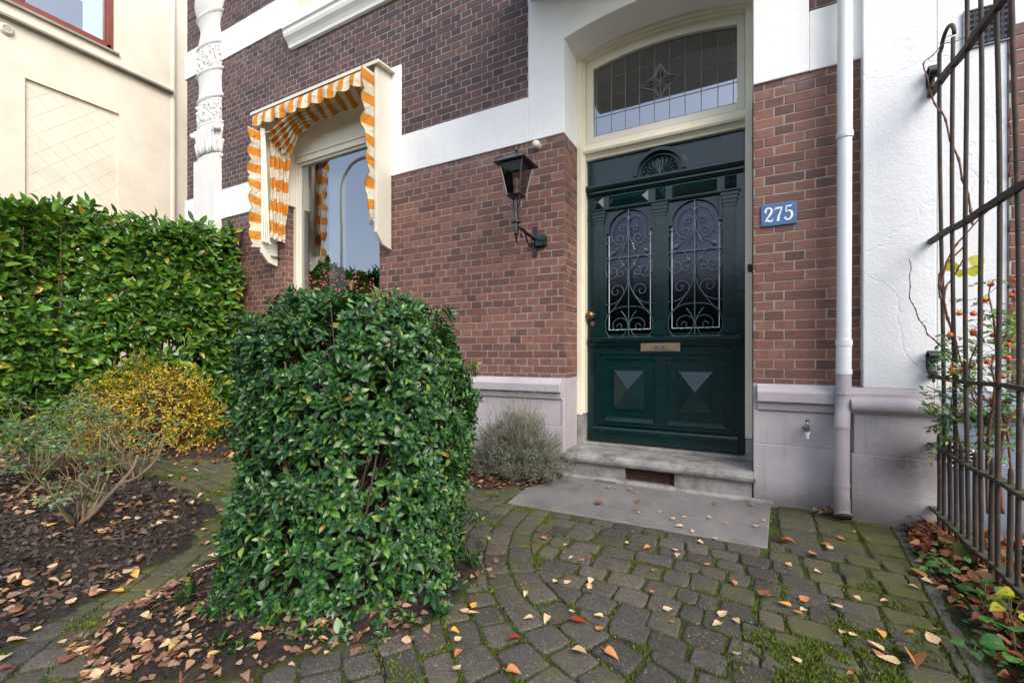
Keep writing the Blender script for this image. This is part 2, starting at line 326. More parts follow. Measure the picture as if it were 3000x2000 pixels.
# ------------------------------------------------------------------ mesh tools
class MB:
    def __init__(s): s.v = []; s.f = []; s.m = []; s.uv = {}
    def add(s, vs, fs, mi=0):
        o = len(s.v); s.v += [tuple(x) for x in vs]
        s.f += [tuple(i+o for i in f) for f in fs]; s.m += [mi]*len(fs)
        return o
    def box(s, x0, x1, y0, y1, z0, z1, mi=0):
        s.add([(x, y, z) for z in (z0, z1) for y in (y0, y1) for x in (x0, x1)],
              [(0, 2, 3, 1), (4, 5, 7, 6), (0, 1, 5, 4), (2, 6, 7, 3), (0, 4, 6, 2), (1, 3, 7, 5)], mi)
    def prism(s, pts, fn, a, b, mi=0):
        """pts: 2D outline; fn(u, v, t) -> xyz; extruded from t=a to t=b"""
        n = len(pts)
        vs = [fn(u, v, a) for u, v in pts]+[fn(u, v, b) for u, v in pts]
        fs = [tuple(range(n))[::-1], tuple(range(n, 2*n))]+[(i, (i+1) % n, n+(i+1) % n, n+i) for i in range(n)]
        s.add(vs, fs, mi)
    def xprism(s, pts, x0, x1, mi=0): s.prism(pts, lambda u, v, t: (t, u, v), x0, x1, mi)   # outline in (Y,Z)
    def yprism(s, pts, y0, y1, mi=0): s.prism(pts, lambda u, v, t: (u, t, v), y0, y1, mi)   # outline in (X,Z)
    def zprism(s, pts, z0, z1, mi=0): s.prism(pts, lambda u, v, t: (u, v, t), z0, z1, mi)
    def tube(s, P, rad, k=6, mi=0, cap=True):
        P = [Vector(p) for p in P]; n = len(P)
        if n < 2: return
        if isinstance(rad, (int, float)): rad = [rad]*n
        vs = []; up = None
        for i in range(n):
            d = (P[min(i+1, n-1)]-P[max(i-1, 0)])
            if d.length < 1e-9: d = Vector((0, 0, 1))
            d.normalize()
            if up is None:
                up = Vector((0, 0, 1)) if abs(d.z) < .9 else Vector((1, 0, 0))
            up = (up-d*up.dot(d))
            if up.length < 1e-6: up = d.orthogonal()
            up.normalize(); sd_ = d.cross(up)
            for j in range(k):
                a = 2*math.pi*j/k; vs.append(P[i]+(up*math.cos(a)+sd_*math.sin(a))*rad[i])
        fs = [(i*k+j, i*k+(j+1) % k, (i+1)*k+(j+1) % k, (i+1)*k+j) for i in range(n-1) for j in range(k)]
        if cap: fs += [tuple(range(k))[::-1], tuple(range((n-1)*k, n*k))]
        s.add(vs, fs, mi)
    def lathe(s, prof, c, k=24, sx=1, sy=1, a0=0, a1=2*math.pi, mi=0, rough=0):
        full = abs(a1-a0-2*math.pi) < 1e-6; kk = k if full else k+1
        vs = []
        for (r, z) in prof:
            for j in range(kk):
                a = a0+(a1-a0)*j/k
                q = r+(random.uniform(-rough, rough) if rough else 0)
                vs.append((c[0]+q*sx*math.cos(a), c[1]+q*sy*math.sin(a), c[2]+z))
        fs = []
        for i in range(len(prof)-1):
            for j in range(k):
                j2 = (j+1) % kk
                fs.append((i*kk+j, i*kk+j2, (i+1)*kk+j2, (i+1)*kk+j))
        if full:
            fs.append(tuple(range(kk))[::-1]); fs.append(tuple(range((len(prof)-1)*kk, len(prof)*kk)))
        s.add(vs, fs, mi)
    def ball(s, c, r, k=10, h=7, sz=1, mi=0):
        s.lathe([(max(r*math.sin(math.pi*i/h), 1e-4), -r*sz*math.cos(math.pi*i/h)) for i in range(h+1)], c, k, mi=mi)
    def build(s, name, mats, parent=None, smooth=False, bevel=0, auto=None):
        me = bpy.data.meshes.new(name); me.from_pydata(s.v, [], s.f)
        mats = mats if isinstance(mats, (list, tuple)) else [mats]
        for m_ in mats: me.materials.append(m_)
        if len(mats) > 1: me.polygons.foreach_set('material_index', s.m)
        if s.uv:
            ul = me.uv_layers.new(name='UVMap')
            arr = np.zeros((len(s.v), 2))
            for k_, v_ in s.uv.items(): arr[k_] = v_
            li = np.empty(len(me.loops), dtype=np.int32); me.loops.foreach_get('vertex_index', li)
            ul.data.foreach_set('uv', arr[li].ravel())
        if smooth: me.shade_smooth()
        me.update()
        if auto is not None:
            me.set_sharp_from_angle(angle=R(auto)) if smooth else None
        return link(name, me, parent, bevel)
def link(name, me, parent=None, bevel=0):
    o = bpy.data.objects.new(name, me); col.objects.link(o)
    if parent is not None: o.parent = parent
    if bevel:
        md = o.modifiers.new('bevel', 'BEVEL'); md.width = bevel; md.segments = 2; md.limit_method = 'ANGLE'; md.angle_limit = R(40)
        md.harden_normals = False
    return o
def tag(o, label=None, cat=None, group=None, kind=None):
    if label: o['label'] = label
    if cat: o['category'] = cat
    if group: o['group'] = group
    if kind: o['kind'] = kind
    return o
def thing(name, label, cat, loc=(0, 0, 0), group=None):
    """an Empty; geometry is authored in world space, so keep it at the origin unless a location is asked for"""
    o = bpy.data.objects.new(name, None); col.objects.link(o); o.location = loc; o.empty_display_size = .1
    return tag(o, label, cat, group)
def part(name, mb, mats, parent, **k):
    """part authored in world space under a thing that stands at its base"""
    o = mb.build(name, mats, None, **k); o.parent = parent
    off = Vector((0, 0, 0)); q = parent
    while q is not None: off += q.location; q = q.parent
    if off.length:
        co_ = np.empty(len(o.data.vertices)*3); o.data.vertices.foreach_get('co', co_)
        co_ = co_.reshape(-1, 3)-np.array(off); o.data.vertices.foreach_set('co', co_.ravel()); o.data.update()
    return o
def spline(pts, n=8, closed=False):
    P = [Vector(p) for p in pts]; out = []
    for i in range(len(P)-1):
        p0 = P[max(i-1, 0)]; p1 = P[i]; p2 = P[i+1]; p3 = P[min(i+2, len(P)-1)]
        for j in range(n):
            t = j/n
            out.append(.5*((2*p1)+(-p0+p2)*t+(2*p0-5*p1+4*p2-p3)*t*t+(-p0+3*p1-3*p2+p3)*t**3))
    out.append(P[-1]); return out

# many leaves -> one mesh, fast
def leaf_template(kind='oval'):
    if kind == 'oval': W = [(0, 0), (.18, .32), (.42, .5), (.7, .38), (1, 0)]
    elif kind == 'long': W = [(0, 0), (.2, .3), (.5, .5), (.8, .34), (1, 0)]
    elif kind == 'point': W = [(0, 0), (.15, .36), (.38, .5), (.68, .28), (1, 0)]
    elif kind == 'birch': W = [(0, .02), (.12, .42), (.3, .5), (.38, .41), (.46, .45), (.58, .29), (.66, .33), (.76, .15), (.82, .18), (.9, .06), (1, 0)]
    elif kind == 'round': W = [(0, .12), (.02, .36), (.2, .52), (.5, .58), (.8, .42), (1, .05)]
    elif kind == 'needle': W = [(0, .3), (.5, .5), (1, 0)]
    v = []; f = []; uv = []; prev = None
    for i, (t, w_) in enumerate(W):
        if w_ == 0:
            idx = (len(v),)*3; v.append((t, 0, 0)); uv.append((.5, t))
        else:
            idx = (len(v), len(v)+1, len(v)+2)
            v += [(t, -w_, 1), (t, 0, 0), (t, w_, 1)]; uv += [(0.5-w_, t), (.5, t), (.5+w_, t)]
        if prev:
            a, b_ = prev, idx
            for q in ((0, 1), (1, 2)):
                poly = []
                for k_ in (a[q[0]], a[q[1]], b_[q[1]], b_[q[0]]):
                    if k_ not in poly: poly.append(k_)
                f.append(tuple(poly))
        prev = idx
    return np.array(v), f, np.array(uv)
def leaves(name, P, D, N, L, Wd, mat, parent=None, kind='oval', fold=.12, curl=.12, twist=0.0):
    """P base points, D leaf directions, N approximate normals, L lengths, Wd width ratio"""
    tv, tf, tuv = leaf_template(kind)
    P = np.asarray(P, float); D = np.asarray(D, float); N = np.asarray(N, float); L = np.asarray(L, float)
    k = len(P)
    D /= np.linalg.norm(D, axis=1)[:, None]+1e-9
    S = np.cross(D, N); S /= np.linalg.norm(S, axis=1)[:, None]+1e-9
    N = np.cross(S, D)
    t = tv[:, 0][None, :, None]; a = tv[:, 1][None, :, None]; e = tv[:, 2][None, :, None]
    cu = (curl*rng.uniform(.2, 1.8, k))[:, None, None]; fo = (fold*rng.uniform(.2, 1.8, k))[:, None, None]
    Lx = L[:, None, None]
    wr = (Wd*rng.uniform(.85, 1.15, k))[:, None, None]
    V = P[:, None, :]+D[:, None, :]*(t*Lx)+S[:, None, :]*(a*Lx*wr)+N[:, None, :]*((-cu*t*t+fo*e*np.abs(a))*Lx)
    if twist: V += S[:, None, :]*(t*(1-t))*Lx*rng.uniform(-twist, twist, k)[:, None, None]
    nv = len(tv)
    me = bpy.data.meshes.new(name)
    me.vertices.add(k*nv); me.vertices.foreach_set('co', V.reshape(-1))
    sizes = np.array([len(f) for f in tf]); flat = np.concatenate([np.array(f) for f in tf])
    nl = len(flat)
    me.loops.add(k*nl); me.polygons.add(k*len(tf))
    li = (flat[None, :]+np.arange(k)[:, None]*nv).ravel().astype(np.int32)
    me.loops.foreach_set('vertex_index', li)
    st_ = np.concatenate([[0], np.cumsum(sizes)[:-1]])
    me.polygons.foreach_set('loop_start', (st_[None, :]+np.arange(k)[:, None]*nl).ravel().astype(np.int32))
    ul = me.uv_layers.new(name='UVMap')
    ul.data.foreach_set('uv', np.tile(tuv[flat], (k, 1)).ravel())
    me.materials.append(mat); me.update(calc_edges=True); me.shade_smooth()
    o = bpy.data.objects.new(name, me); col.objects.link(o)
    if parent is not None:
        o.parent = parent; V2 = V.reshape(-1, 3)-np.array(parent.location); me.vertices.foreach_set('co', V2.ravel()); me.update()
    return o
def rnd_dirs(k):
    d = rng.normal(size=(k, 3)); return d/np.linalg.norm(d, axis=1)[:, None]

# ------------------------------------------------------------------ bricks
def bricks(mb, O, U, N, u0, u1, z0, z1, th=.03, h=.062, seed=0, ragged=None):
    """real bricks in cross bond on the plane through O (U along, N outward)"""
    O = Vector(O); U = Vector(U); N = Vector(N); rr = random.Random(seed)
    k0 = int(math.floor(z0/h)); k1 = int(math.ceil(z1/h)); j = .0078
    for k in range(k0, k1):
        za = max(k*h+j*.5, z0+.001); zb = min((k+1)*h-j*.5, z1-.001)
        if zb-za < .008: continue
        hdr = k % 2 == 0
        rs = random.Random(k*31+seed)
        u = math.floor(u0/.66)*.66-.66+(.055 if hdr else (0 if k % 4 == 1 else .11))
        while u < u1:
            if hdr: w_ = .11
            else: w_ = .22 if rs.random() < .62 else .11
            a = max(u+j*.5, u0); b_ = min(u+w_-j*.5, u1); u += w_
            if b_-a < .012: continue
            jt = lambda s_=.0014: rr.uniform(-s_, s_)
            n0 = jt(.0015)
            vs = []
            cs = [(a+jt(), za+jt()), (b_+jt(), za+jt()), (b_+jt(), zb+jt()), (a+jt(), zb+jt())]
            for (uu, zz) in cs: vs.append(O+U*uu+Vector((0, 0, zz))-N*th)
            for (uu, zz) in cs: vs.append(O+U*uu+Vector((0, 0, zz))+N*(n0-.0016))
            cu = (a+b_)/2; cz = (za+zb)/2
            for (uu, zz) in cs: vs.append(O+U*(cu+(uu-cu)*(1-.006/(b_-a)))+Vector((0, 0, cz+(zz-cz)*.94))+N*n0)
            fs = [(8, 9, 10, 11)]+[(i, (i+1) % 4, 4+(i+1) % 4, 4+i) for i in range(4)]+[(4+i, 4+(i+1) % 4, 8+(i+1) % 4, 8+i) for i in range(4)]
            mb.add(vs, fs, 0)
def mortar_quad(mb, O, U, N, u0, u1, z0, z1, rec=.0022, mi=1):
    O = Vector(O); U = Vector(U); N = Vector(N)
    q = lambda u, z: O+U*u+Vector((0, 0, z))-N*rec
    mb.add([q(u0, z0), q(u1, z0), q(u1, z1), q(u0, z1)], [(0, 1, 2, 3)], mi)

# ================================================================== THE HOUSE
house = thing('brick_house', 'red brown brick townhouse with white painted bands and dark green front door', 'house', (-3.1, 0, 0))
UX = (1, 0, 0); NY = (0, -1, 0)
mb = MB()
def wallrect(x0, x1, z0, z1, seed=0):
    bricks(mb, (0, 0, 0), UX, NY, x0, x1, z0, z1, seed=seed); mortar_quad(mb, (0, 0, 0), UX, NY, x0, x1, z0, z1)
wallrect(-6.82, -4.72, .77, 2.712); wallrect(-3.24, -1.265, .77, 2.712); wallrect(.047, .63, .77, 2.712)
wallrect(-6.82, -5.0, 3.078, 4.752); wallrect(-5.0, -2.95, 3.77, 4.752); wallrect(-2.95, -1.58, 3.078, 4.752)
wallrect(-4.72, -3.24, .77, 1.28); wallrect(.356, .63, 3.078, 6.5); wallrect(-6.82, -1.58, 5.11, 7.2)
# brick reveals
bricks(mb, (-1.265, 0, 0), (0, 1, 0), (1, 0, 0), .002, .30, .77, 2.712, seed=5); mortar_quad(mb, (-1.265, 0, 0), (0, 1, 0), (1, 0, 0), 0, .30, .77, 2.712)
bricks(mb, (-4.72, 0, 0), (0, 1, 0), (1, 0, 0), .002, .115, .77, 2.69, seed=6); mortar_quad(mb, (-4.72, 0, 0), (0, 1, 0), (1, 0, 0), 0, .115, .77, 2.69)
bricks(mb, (-3.24, 0, 0), (0, -1, 0), (-1, 0, 0), -.115, -.002, .77, 2.69, seed=7); mortar_quad(mb, (-3.24, 0, 0), (0, -1, 0), (-1, 0, 0), -.115, 0, .77, 2.69)
bricks(mb, (.047, 0, 0), (0, -1, 0), (-1, 0, 0), -.30, -.002, .77, 2.712, seed=8); mortar_quad(mb, (.047, 0, 0), (0, -1, 0), (-1, 0, 0), -.30, 0, .77, 2.712)
# side wall of the house, seen only from other positions
bricks(mb, (-6.82, 0, 0), (0, -1, 0), (-1, 0, 0), -3.5, 0, .77, 7.2, seed=9); mortar_quad(mb, (-6.82, 0, 0), (0, -1, 0), (-1, 0, 0), -3.5, 0, .77, 7.2)
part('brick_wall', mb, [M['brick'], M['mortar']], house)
# backing body of the house so that no light leaks through the joints
mb = MB()
for a in ((-6.79, -4.73, 0.05, .4, 0, 7.2), (-3.23, -1.28, .05, .4, 0, 3.9), (-4.73, -3.23, .2, .4, 3.62, 7.2), (-4.73, -3.23, .2, .4, 0, 1.35), (-3.23, .6, .05, .4, 3.9, 7.2),
          (.06, .6, .05, .4, 0, 3.9)): mb.box(*a)
part('masonry_core', mb, M['dark'], house)

# painted bands and surrounds (12 mm proud)
mb = MB(); Y0 = -.014; Y1 = .04
def band(x0, x1, z0, z1, y0=Y0): mb.box(x0, x1, y0, Y1, z0, z1)
band(-6.86, -5.0, 2.71, 3.08); band(-5.0, -4.722, 2.71, 3.77); band(-3.238, -2.95, 2.71, 3.77); band(-2.949, -1.58, 2.711, 3.079)
band(-6.86, -1.58, 4.75, 5.112)
band(.35, .63, 2.71, 3.08)
# door surround with segmental arch; the outline is walked around the opening
def arch(x0, x1, zs, rise, n=24):
    c = (x0+x1)/2; hw = (x1-x0)/2; rad = (hw*hw+rise*rise)/(2*rise); zc = zs+rise-rad
    return [(x, zc+math.sqrt(max(rad*rad-(x-c)**2, 0))) for x in [x0+(x1-x0)*i/n for i in range(n+1)]]
A = arch(-1.264, .046, 3.452, .088)
out = [(-1.58, 2.71), (-1.264, 2.71)]+A+[(.046, 2.71), (.35, 2.71), (.35, 3.855), (-1.58, 3.855)]
# split into convex strips
mb.yprism([(-1.58, 2.712), (-1.264, 2.712)]+A+[(.046, 2.712), (.35, 2.712), (.35, 3.855), (-1.58, 3.855)], Y0, .30)
part('painted_band', mb, M['white'], house, bevel=.006)

# plinth
mb = MB()
def plinth(x0, x1, endl=False, endr=False, depth=.35):
    mb.box(x0, x1, -.012, depth, -.05, .385); mb.box(x0, x1, -.004, depth, .385, .60)
    mb.xprism([(-.004, .60), (-.02, .605), (-.026, .635), (-.026, .652), (-.058, .662), (-.062, .725), (-.022, .772), (depth, .776), (depth, .60)], x0+(.02 if endl else 0), x1-(.02 if endr else 0))
plinth(-6.9, -4.0); plinth(-4.0, -1.264-.0, endr=True, depth=.3)
mb.box(-1.29, -1.2645, -.010, .299, .01, .773)
plinth(.0475, .60, endl=True)
mb.box(.0472, .075, -.010, .31, .01, .773)
part('plinth', mb, M['plinth'], house, bevel=.005)

# rendered pillar at the right with its own plinth
mb = MB(); mb.box(.606, .928, -.062, .4, .765, 7.2); part('rendered_pillar', mb, M['white_r'], house, bevel=.006)
mb = MB()
def pillar_plinth(x0, x1, mi=0):
    mb.box(x0, x1, -.105, .4, -.08, .385, mi); mb.box(x0+.012 if mi == 0 else x0, x1, -.096, .4, .385, .62, mi)
    ring = [(-.09, .615), (-.112, .622)]+[(-.112-.03*math.sin(math.pi*i/8), .63+.036-.036*math.cos(math.pi*i/8)) for i in range(9)]+[(-.1, .712), (-.094, .716), (-.092, .735), (-.084, .742), (-.066, .766), (.4, .768), (.4, .615)]
    mb.xprism(ring, x0-.006 if mi == 0 else x0, x1, mi)
pillar_plinth(.545, .93)
part('pillar_plinth', mb, M['plinth'], house, bevel=.004)

# --- squashed engaged column at the left
pc = (-6.24, .0, 0)
mb = MB()
mb.box(-6.487, -5.993, -.085, .03, .7, 3.51)
mb.lathe([(.245, 3.5), (.27, 3.515), (.285, 3.535), (.28, 3.555), (.25, 3.565)], pc, 28, 1, .3)
for zb_ in (3.94, 4.29, 4.64, 4.99):
    mb.lathe([(.25, zb_-.015), (.285, zb_), (.3, zb_+.018), (.29, zb_+.035), (.25, zb_+.04)], pc, 28, 1, .31)
mb.lathe([(.27, 4.33), (.255, 4.38), (.245, 4.46), (.25, 4.56), (.27, 4.63)], pc, 28, 1, .3)
mb.lathe([(.28, 5.03), (.25, 5.1), (.225, 5.17), (.215, 5.25), (.24, 5.32), (.28, 5.37)], pc, 28, 1, .3)
mb.lathe([(.26, 5.37), (.295, 5.385), (.31, 5.41), (.26, 5.43)], pc, 28, 1, .31)
mb.lathe([(.26, 5.43), (.31, 5.5), (.34, 5.6), (.33, 5.7), (.27, 5.8), (.25, 6), (.25, 7.2)], pc, 28, 1, .3)
colm = part('column', mb, M['column_white'], house, smooth=True, auto=50)
# rough hewn drums: real relief
def roughdrum(z0, z1):
    mb = MB(); nz, na = 34, 64; vs = []
    for i in range(nz+1):
        z = z0+(z1-z0)*i/nz
        for j in range(na+1):
            a = math.pi+math.pi*j/na
            q = .262; e = min(i, nz-i, 3)/3
            d = mn.noise((math.cos(a)*.26*26, z*17, math.sin(a)*9))*.6+abs(mn.noise((math.cos(a)*18+9, z*30, math.sin(a)*7)))
            q += e*.032*d
            vs.append((pc[0]+q*math.cos(a), pc[1]+q*math.sin(a)*.30-e*.02*d, z))
    mb.add(vs, [(i*(na+1)+j, i*(na+1)+j+1, (i+1)*(na+1)+j+1, (i+1)*(na+1)+j) for i in range(nz) for j in range(na)])
    o = part('rusticated_drum', mb, M['whiterough'], colm); o.location = (0, 0, 0); return o
def subpart(name, mb, mats, par, **k):
    return part(name, mb, mats, par, **k)
roughdrum(3.975, 4.275); roughdrum(4.675, 4.975)
mb = MB()
mb.lathe([(.22, 3.56), (.225, 3.7), (.25, 3.82), (.29, 3.9), (.29, 3.935)], pc, 28, 1, .31)
for j in range(11):                       # acanthus leaves
    a = math.pi+math.pi*(j+.5)/11
    for lev, (zt, hh) in enumerate(((3.58, .3), (3.57, .16))):
        if lev and j % 2: continue
        P = [(pc[0]+(.232+.012*lev+.06*t**3)*math.cos(a+(.12 if lev else 0)), pc[1]+(.232+.012*lev+.06*t**3)*.38*math.sin(a+(.12 if lev else 0)), zt+hh*t) for t in (0, .25, .5, .75, .92, 1)]
        mb.tube(P, [.02, .028, .03, .026, .022, .012], 6)
for s_ in (-1, 1):                        # corner volutes
    c_ = (pc[0]+s_*.27, pc[1]-.07, 3.86)
    P = [(c_[0]-s_*.05+s_*.05*math.cos(t)*(1-t/9), c_[1], c_[2]+.05*math.sin(t)*(1-t/9)) for t in [x*.5 for x in range(14)]]
    mb.tube(P, .022, 6); mb.lathe([(.04, -.03), (.045, 0), (.04, .03)], (c_[0], c_[1], c_[2]), 10)
part('capital', mb, M['column_white'], colm, smooth=True)

# --- step, threshold and vent grate
mb = MB()
nose = [(.30, .155), (-.012, .125), (-.03, .128), (-.042, .142), (-.046, .16), (-.04, .18), (-.022, .194), (.0, .197), (.33, .2), (.33, .155)]
mb.xprism(nose, -1.262, .044)
nose2 = [(.0, .126), (-.028, .13), (-.046, .16), (-.022, .194), (0, .197)]
mb.xprism(nose2, -1.285, -1.2625); mb.xprism(nose2, .0442, .062)
mb.box(-1.26, .042, .305, .42, .2, .222)
for x0, x1 in ((-1.27, -.79), (-.444, .04)):
    mb.box(x0, x1, .0, .3, -.05, .108); mb.box(x0, x1, -.006, .3, .108, .124)
mb.box(-.79, -.444, .0, .3, -.05, .028)
mb.xprism([(.0, -.05), (-.03, -.05), (-.028, .012), (-.012, .025), (0, .027)], -1.27, .16)
step = part('door_step', mb, M['stone'], house, bevel=.004)
mb = MB(); mb.box(-.79, -.444, .06, .08, .028, .124); 
gx = -.785
g = MB()
for i in range(19):
    for k in range(2):
        pass
for i in range(-5, 18):
    for s_ in (1, -1):
        xa = -.79+i*.027; P = []
        x0_, z0_ = xa, .028; x1_, z1_ = xa+s_*.096, .124
        if min(x0_, x1_) < -.79 or max(x0_, x1_) > -.444: 
            # clip
            pts = []
            for t in [q/12 for q in range(13)]:
                x_ = x0_+(x1_-x0_)*t
                if -.79 <= x_ <= -.444: pts.append((x_, .04, z0_+(z1_-z0_)*t))
            P = pts
        else: P = [(x0_, .04, z0_), (x1_, .04, z1_)]
        if len(P) > 1: g.tube([P[0], P[-1]],   .0036, 4)
g.box(-.79, -.444, .034, .046, .118, .126); g.box(-.79, -.444, .034, .046, .026, .034)
grate = part('vent_grate', g, M['rust'], step)
part('vent_backing', mb, M['dark'], grate) if False else None
mb2 = MB(); mb2.box(-.79, -.444, .07, .09, .028, .124); part('vent_shaft', mb2, M['dark'], step)

# --- door frame (cream) and transom
mb = MB()
fx0, fx1 = -1.264, .046
def vpost(x0, x1, y0, y1, z0, z1): mb.box(x0, x1, y0, y1, z0, z1)
vpost(fx0, -1.222, .285, .42, .45, 3.48); vpost(-1.223, -1.202, .31, .42, .46, 3.48)
vpost(.0, fx1, .288, .42, .36, 3.48)
mb.box(fx0, -1.205, .30, .42, .2, .449, 1); mb.box(.002, fx1, .30, .42, .2, .359, 1)
# arched head of the frame and soffit lining
A1 = arch(-1.205, .0, 3.435, .07)
mb.yprism(A1+[(.0, 3.62), (-1.205, 3.62)], .305, .42)
A2 = arch(fx0, fx1, 3.47, .082)
mb.yprism([(x, z-.035) for x, z in A2]+[(x, z+.01) for x, z in A2[::-1]], .270, .3045)
# transom bar with mouldings
bar = [(.42, 2.612), (.345, 2.612), (.335, 2.63), (.318, 2.645), (.30, 2.652), (.29, 2.668), (.292, 2.684), (.305, 2.69), (.318, 2.70), (.322, 2.735), (.345, 2.742), (.42, 2.742)]
mb.xprism(bar, -1.204, .001)
frame = part('door_frame', mb, [M['cream'], M['stone']], house, bevel=.003)
# fanlight sash
mb = MB()
A3 = arch(-1.165, -.02, 3.405, .062)
mb.box(-1.200, -1.142, .34, .39, 2.745, 3.45); mb.box(-.052, -.001, .34, .39, 2.745, 3.45); mb.box(-1.142, -.052, .34, .39, 2.745, 2.80)
A4 = arch(-1.142, -.052, 3.375, .06)
mb.yprism(A4+[(-.052, 3.52), (-1.142, 3.52)], .341, .39)
fan = part('fanlight', mb, M['creamw'], house, bevel=.003)
mb = MB()
for (xa, za), (xb, zb) in zip(A4[:-1], A4[1:]): mb.add([(xa, .372, 2.79), (xb, .372, 2.79), (xb, .372, zb+.01), (xa, .372, za+.01)], [(0, 1, 2, 3)])
part('pane', mb, M['pane_top'], fan)
mb = MB()
def topz(x):
    for (xa, za), (xb, zb) in zip(A4[:-1], A4[1:]):
        if xa <= x <= xb: return za+(zb-za)*(x-xa)/(xb-xa)
    return 3.38
lx = [-1.118]+[-1.105+.1155*i for i in range(1, 9)]+[-.078]
for x in lx: mb.tube([(x, .3705, 2.80), (x, .3705, topz(x))], .0028, 4)
for z in (2.815, 2.97, 3.125, 3.275): mb.tube([(-1.142, .3702, z), (-.052, .3702, z)], .0028, 4)
P = [(x, .3705, z-.022) for x, z in A4[1:-1]]; mb.tube(P, .0028, 4)
star = [(0, .142), (.052, .052), (.158, .0), (.052, -.052), (0, -.125), (-.052, -.052), (-.158, 0), (-.052, .052)]
sc_ = (-.597, 3.125)
P = [(sc_[0]+a, .368, sc_[1]+b_) for a, b_ in star]; mb.tube(P+[P[0]], .006, 5)
P2 = [(sc_[0]+a*.8, .369, sc_[1]+b_*.8) for a, b_ in star]; mb.tube(P2+[P2[0]], .003, 4)
for a, b_ in star: mb.tube([(sc_[0], .3685, sc_[1]), (sc_[0]+a*.8, .3685, sc_[1]+b_*.8)], .0035, 4)
part('lead_came', mb, M['lead'], fan)
mb = MB()
for i in (0, 2, 4, 6):
    a, b_ = star[i]; q = .26
    pts = [(sc_[0]+a*t+s_*b_*wd, .3695, sc_[1]+b_*t+s_*a*wd) for t, s_, wd in ((.12, 0, 0), (.42, 1, .16), (.8, 0, 0), (.42, -1, .16))]
    mb.add(pts, [(0, 1, 2, 3)], 1)
for i in (1, 3, 5, 7):
    a, b_ = star[i]
    mb.add([(sc_[0]+a*t+s_*b_*wd, .3694, sc_[1]+b_*t+s_*a*wd) for t, s_, wd in ((.1, 0, 0), (.5, 1, .28), (.95, 0, 0), (.5, -1, .28))], [(0, 1, 2, 3)], 0)
part('stained_glass_star', mb, [M['redglass'], M['darkglass']], fan)
# hall behind door and fanlight
mb = MB(); mb.box(-1.3, .1, 1.9, 1.95, .2, 3.7); mb.box(-1.35, -1.3, .45, 1.9, .2, 3.7); mb.box(.1, .15, .45, 1.9, .2, 3.7); mb.box(-1.3, .1, .45, 1.9, 3.65, 3.7); mb.box(-1.3, .1, .45, 1.9, .1, .2)
part('hall_interior', mb, M['room'], house)

# --- the green door
mb = MB(); D0 = .38
mb.box(-1.202, .0, D0, .43, .222, 1.05)            # lower body
mb.box(-1.202, -1.036, D0, .43, 1.05, 2.17); mb.box(-.660, -.536, D0, .43, 1.05, 2.17); mb.box(-.150, .0, D0, .43, 1.05, 2.17)
mb.box(-1.202, .0, D0, .43, 2.17, 2.612)
mb.box(-1.036, -.660, D0+.004, .43, 1.05, 1.128); mb.box(-.536, -.150, D0+.004, .43, 1.05, 1.128)
for xc in (-.848, -.343):                          # arched heads
    hw = .192; r = .168; zc = 1.985
    pts = [(xc+r*math.cos(a), zc+r*math.sin(a)) for a in [math.pi*i/20 for i in range(21)]]
    for (xa, za), (xb, zb) in zip(pts[:-1], pts[1:]): mb.yprism([(xb, zb), (xa, za), (xa, 2.171), (xb, 2.171)], D0+.002, .43)
    for s_ in (-1, 1): mb.box(min(xc+s_*r, xc+s_*hw), max(xc+s_*r, xc+s_*hw), D0+.0021, .43, zc-.012, 2.171)
# top panel seams, frieze ledge
mb.box(-1.19, -1.075, D0-.004, D0+.01, 2.40, 2.60); mb.box(-.16, -.012, D0-.004, D0+.01, 2.40, 2.60)
def mould(x0, x1, prof, mb=mb): mb.xprism(prof, x0, x1)
mould(-1.19, -.008, [(D0+.01, 2.300), (.366, 2.300), (.360, 2.312), (.345, 2.318), (.345, 2.334), (.332, 2.338), (.318, 2.356), (.312, 2.360), (.312, 2.380), (.33, 2.388), (D0+.01, 2.394)])
mould(-1.165, -.03, [(D0+.01, 2.162), (.368, 2.162), (.358, 2.168), (.356, 2.176), (.368, 2.182), (D0+.01, 2.184)])
mould(-1.172, -.025, [(D0+.01, 1.03), (.362, 1.03), (.358, 1.045), (.352, 1.05), (.35, 1.066), (.336, 1.072), (.328, 1.086), (.328, 1.098), (.345, 1.106), (D0+.01, 1.11)])
# pyramids and long prisms in the frieze
def pyr(x0, x1, z0, z1, hgt, y=D0-.004, inset=None):
    ins = inset if inset is not None else min(x1-x0, z1-z0)/2
    xm0, xm1 = x0+ins, x1-ins; zm = (z0+z1)/2
    if xm1-xm0 < .004: xm0 = xm1 = (x0+x1)/2
    vs = [(x0, y, z0), (x1, y, z0), (x1, y, z1), (x0, y, z1), (xm0, y-hgt, zm), (xm1, y-hgt, zm), (x0, .4, z0), (x1, .4, z0), (x1, .4, z1), (x0, .4, z1)]
    mb.add(vs, [(0, 1, 5, 4), (1, 2, 5), (2, 3, 4, 5), (3, 0, 4), (0, 6, 7, 1), (1, 7, 8, 2), (2, 8, 9, 3), (3, 9, 6, 0)])
for x0, x1 in ((-1.14, -1.058), (-.636, -.558), (-.137, -.055)): pyr(x0, x1, 2.196, 2.29, .034)
for x0, x1 in ((-1.012, -.69), (-.508, -.187)): pyr(x0, x1, 2.196, 2.286, .03)
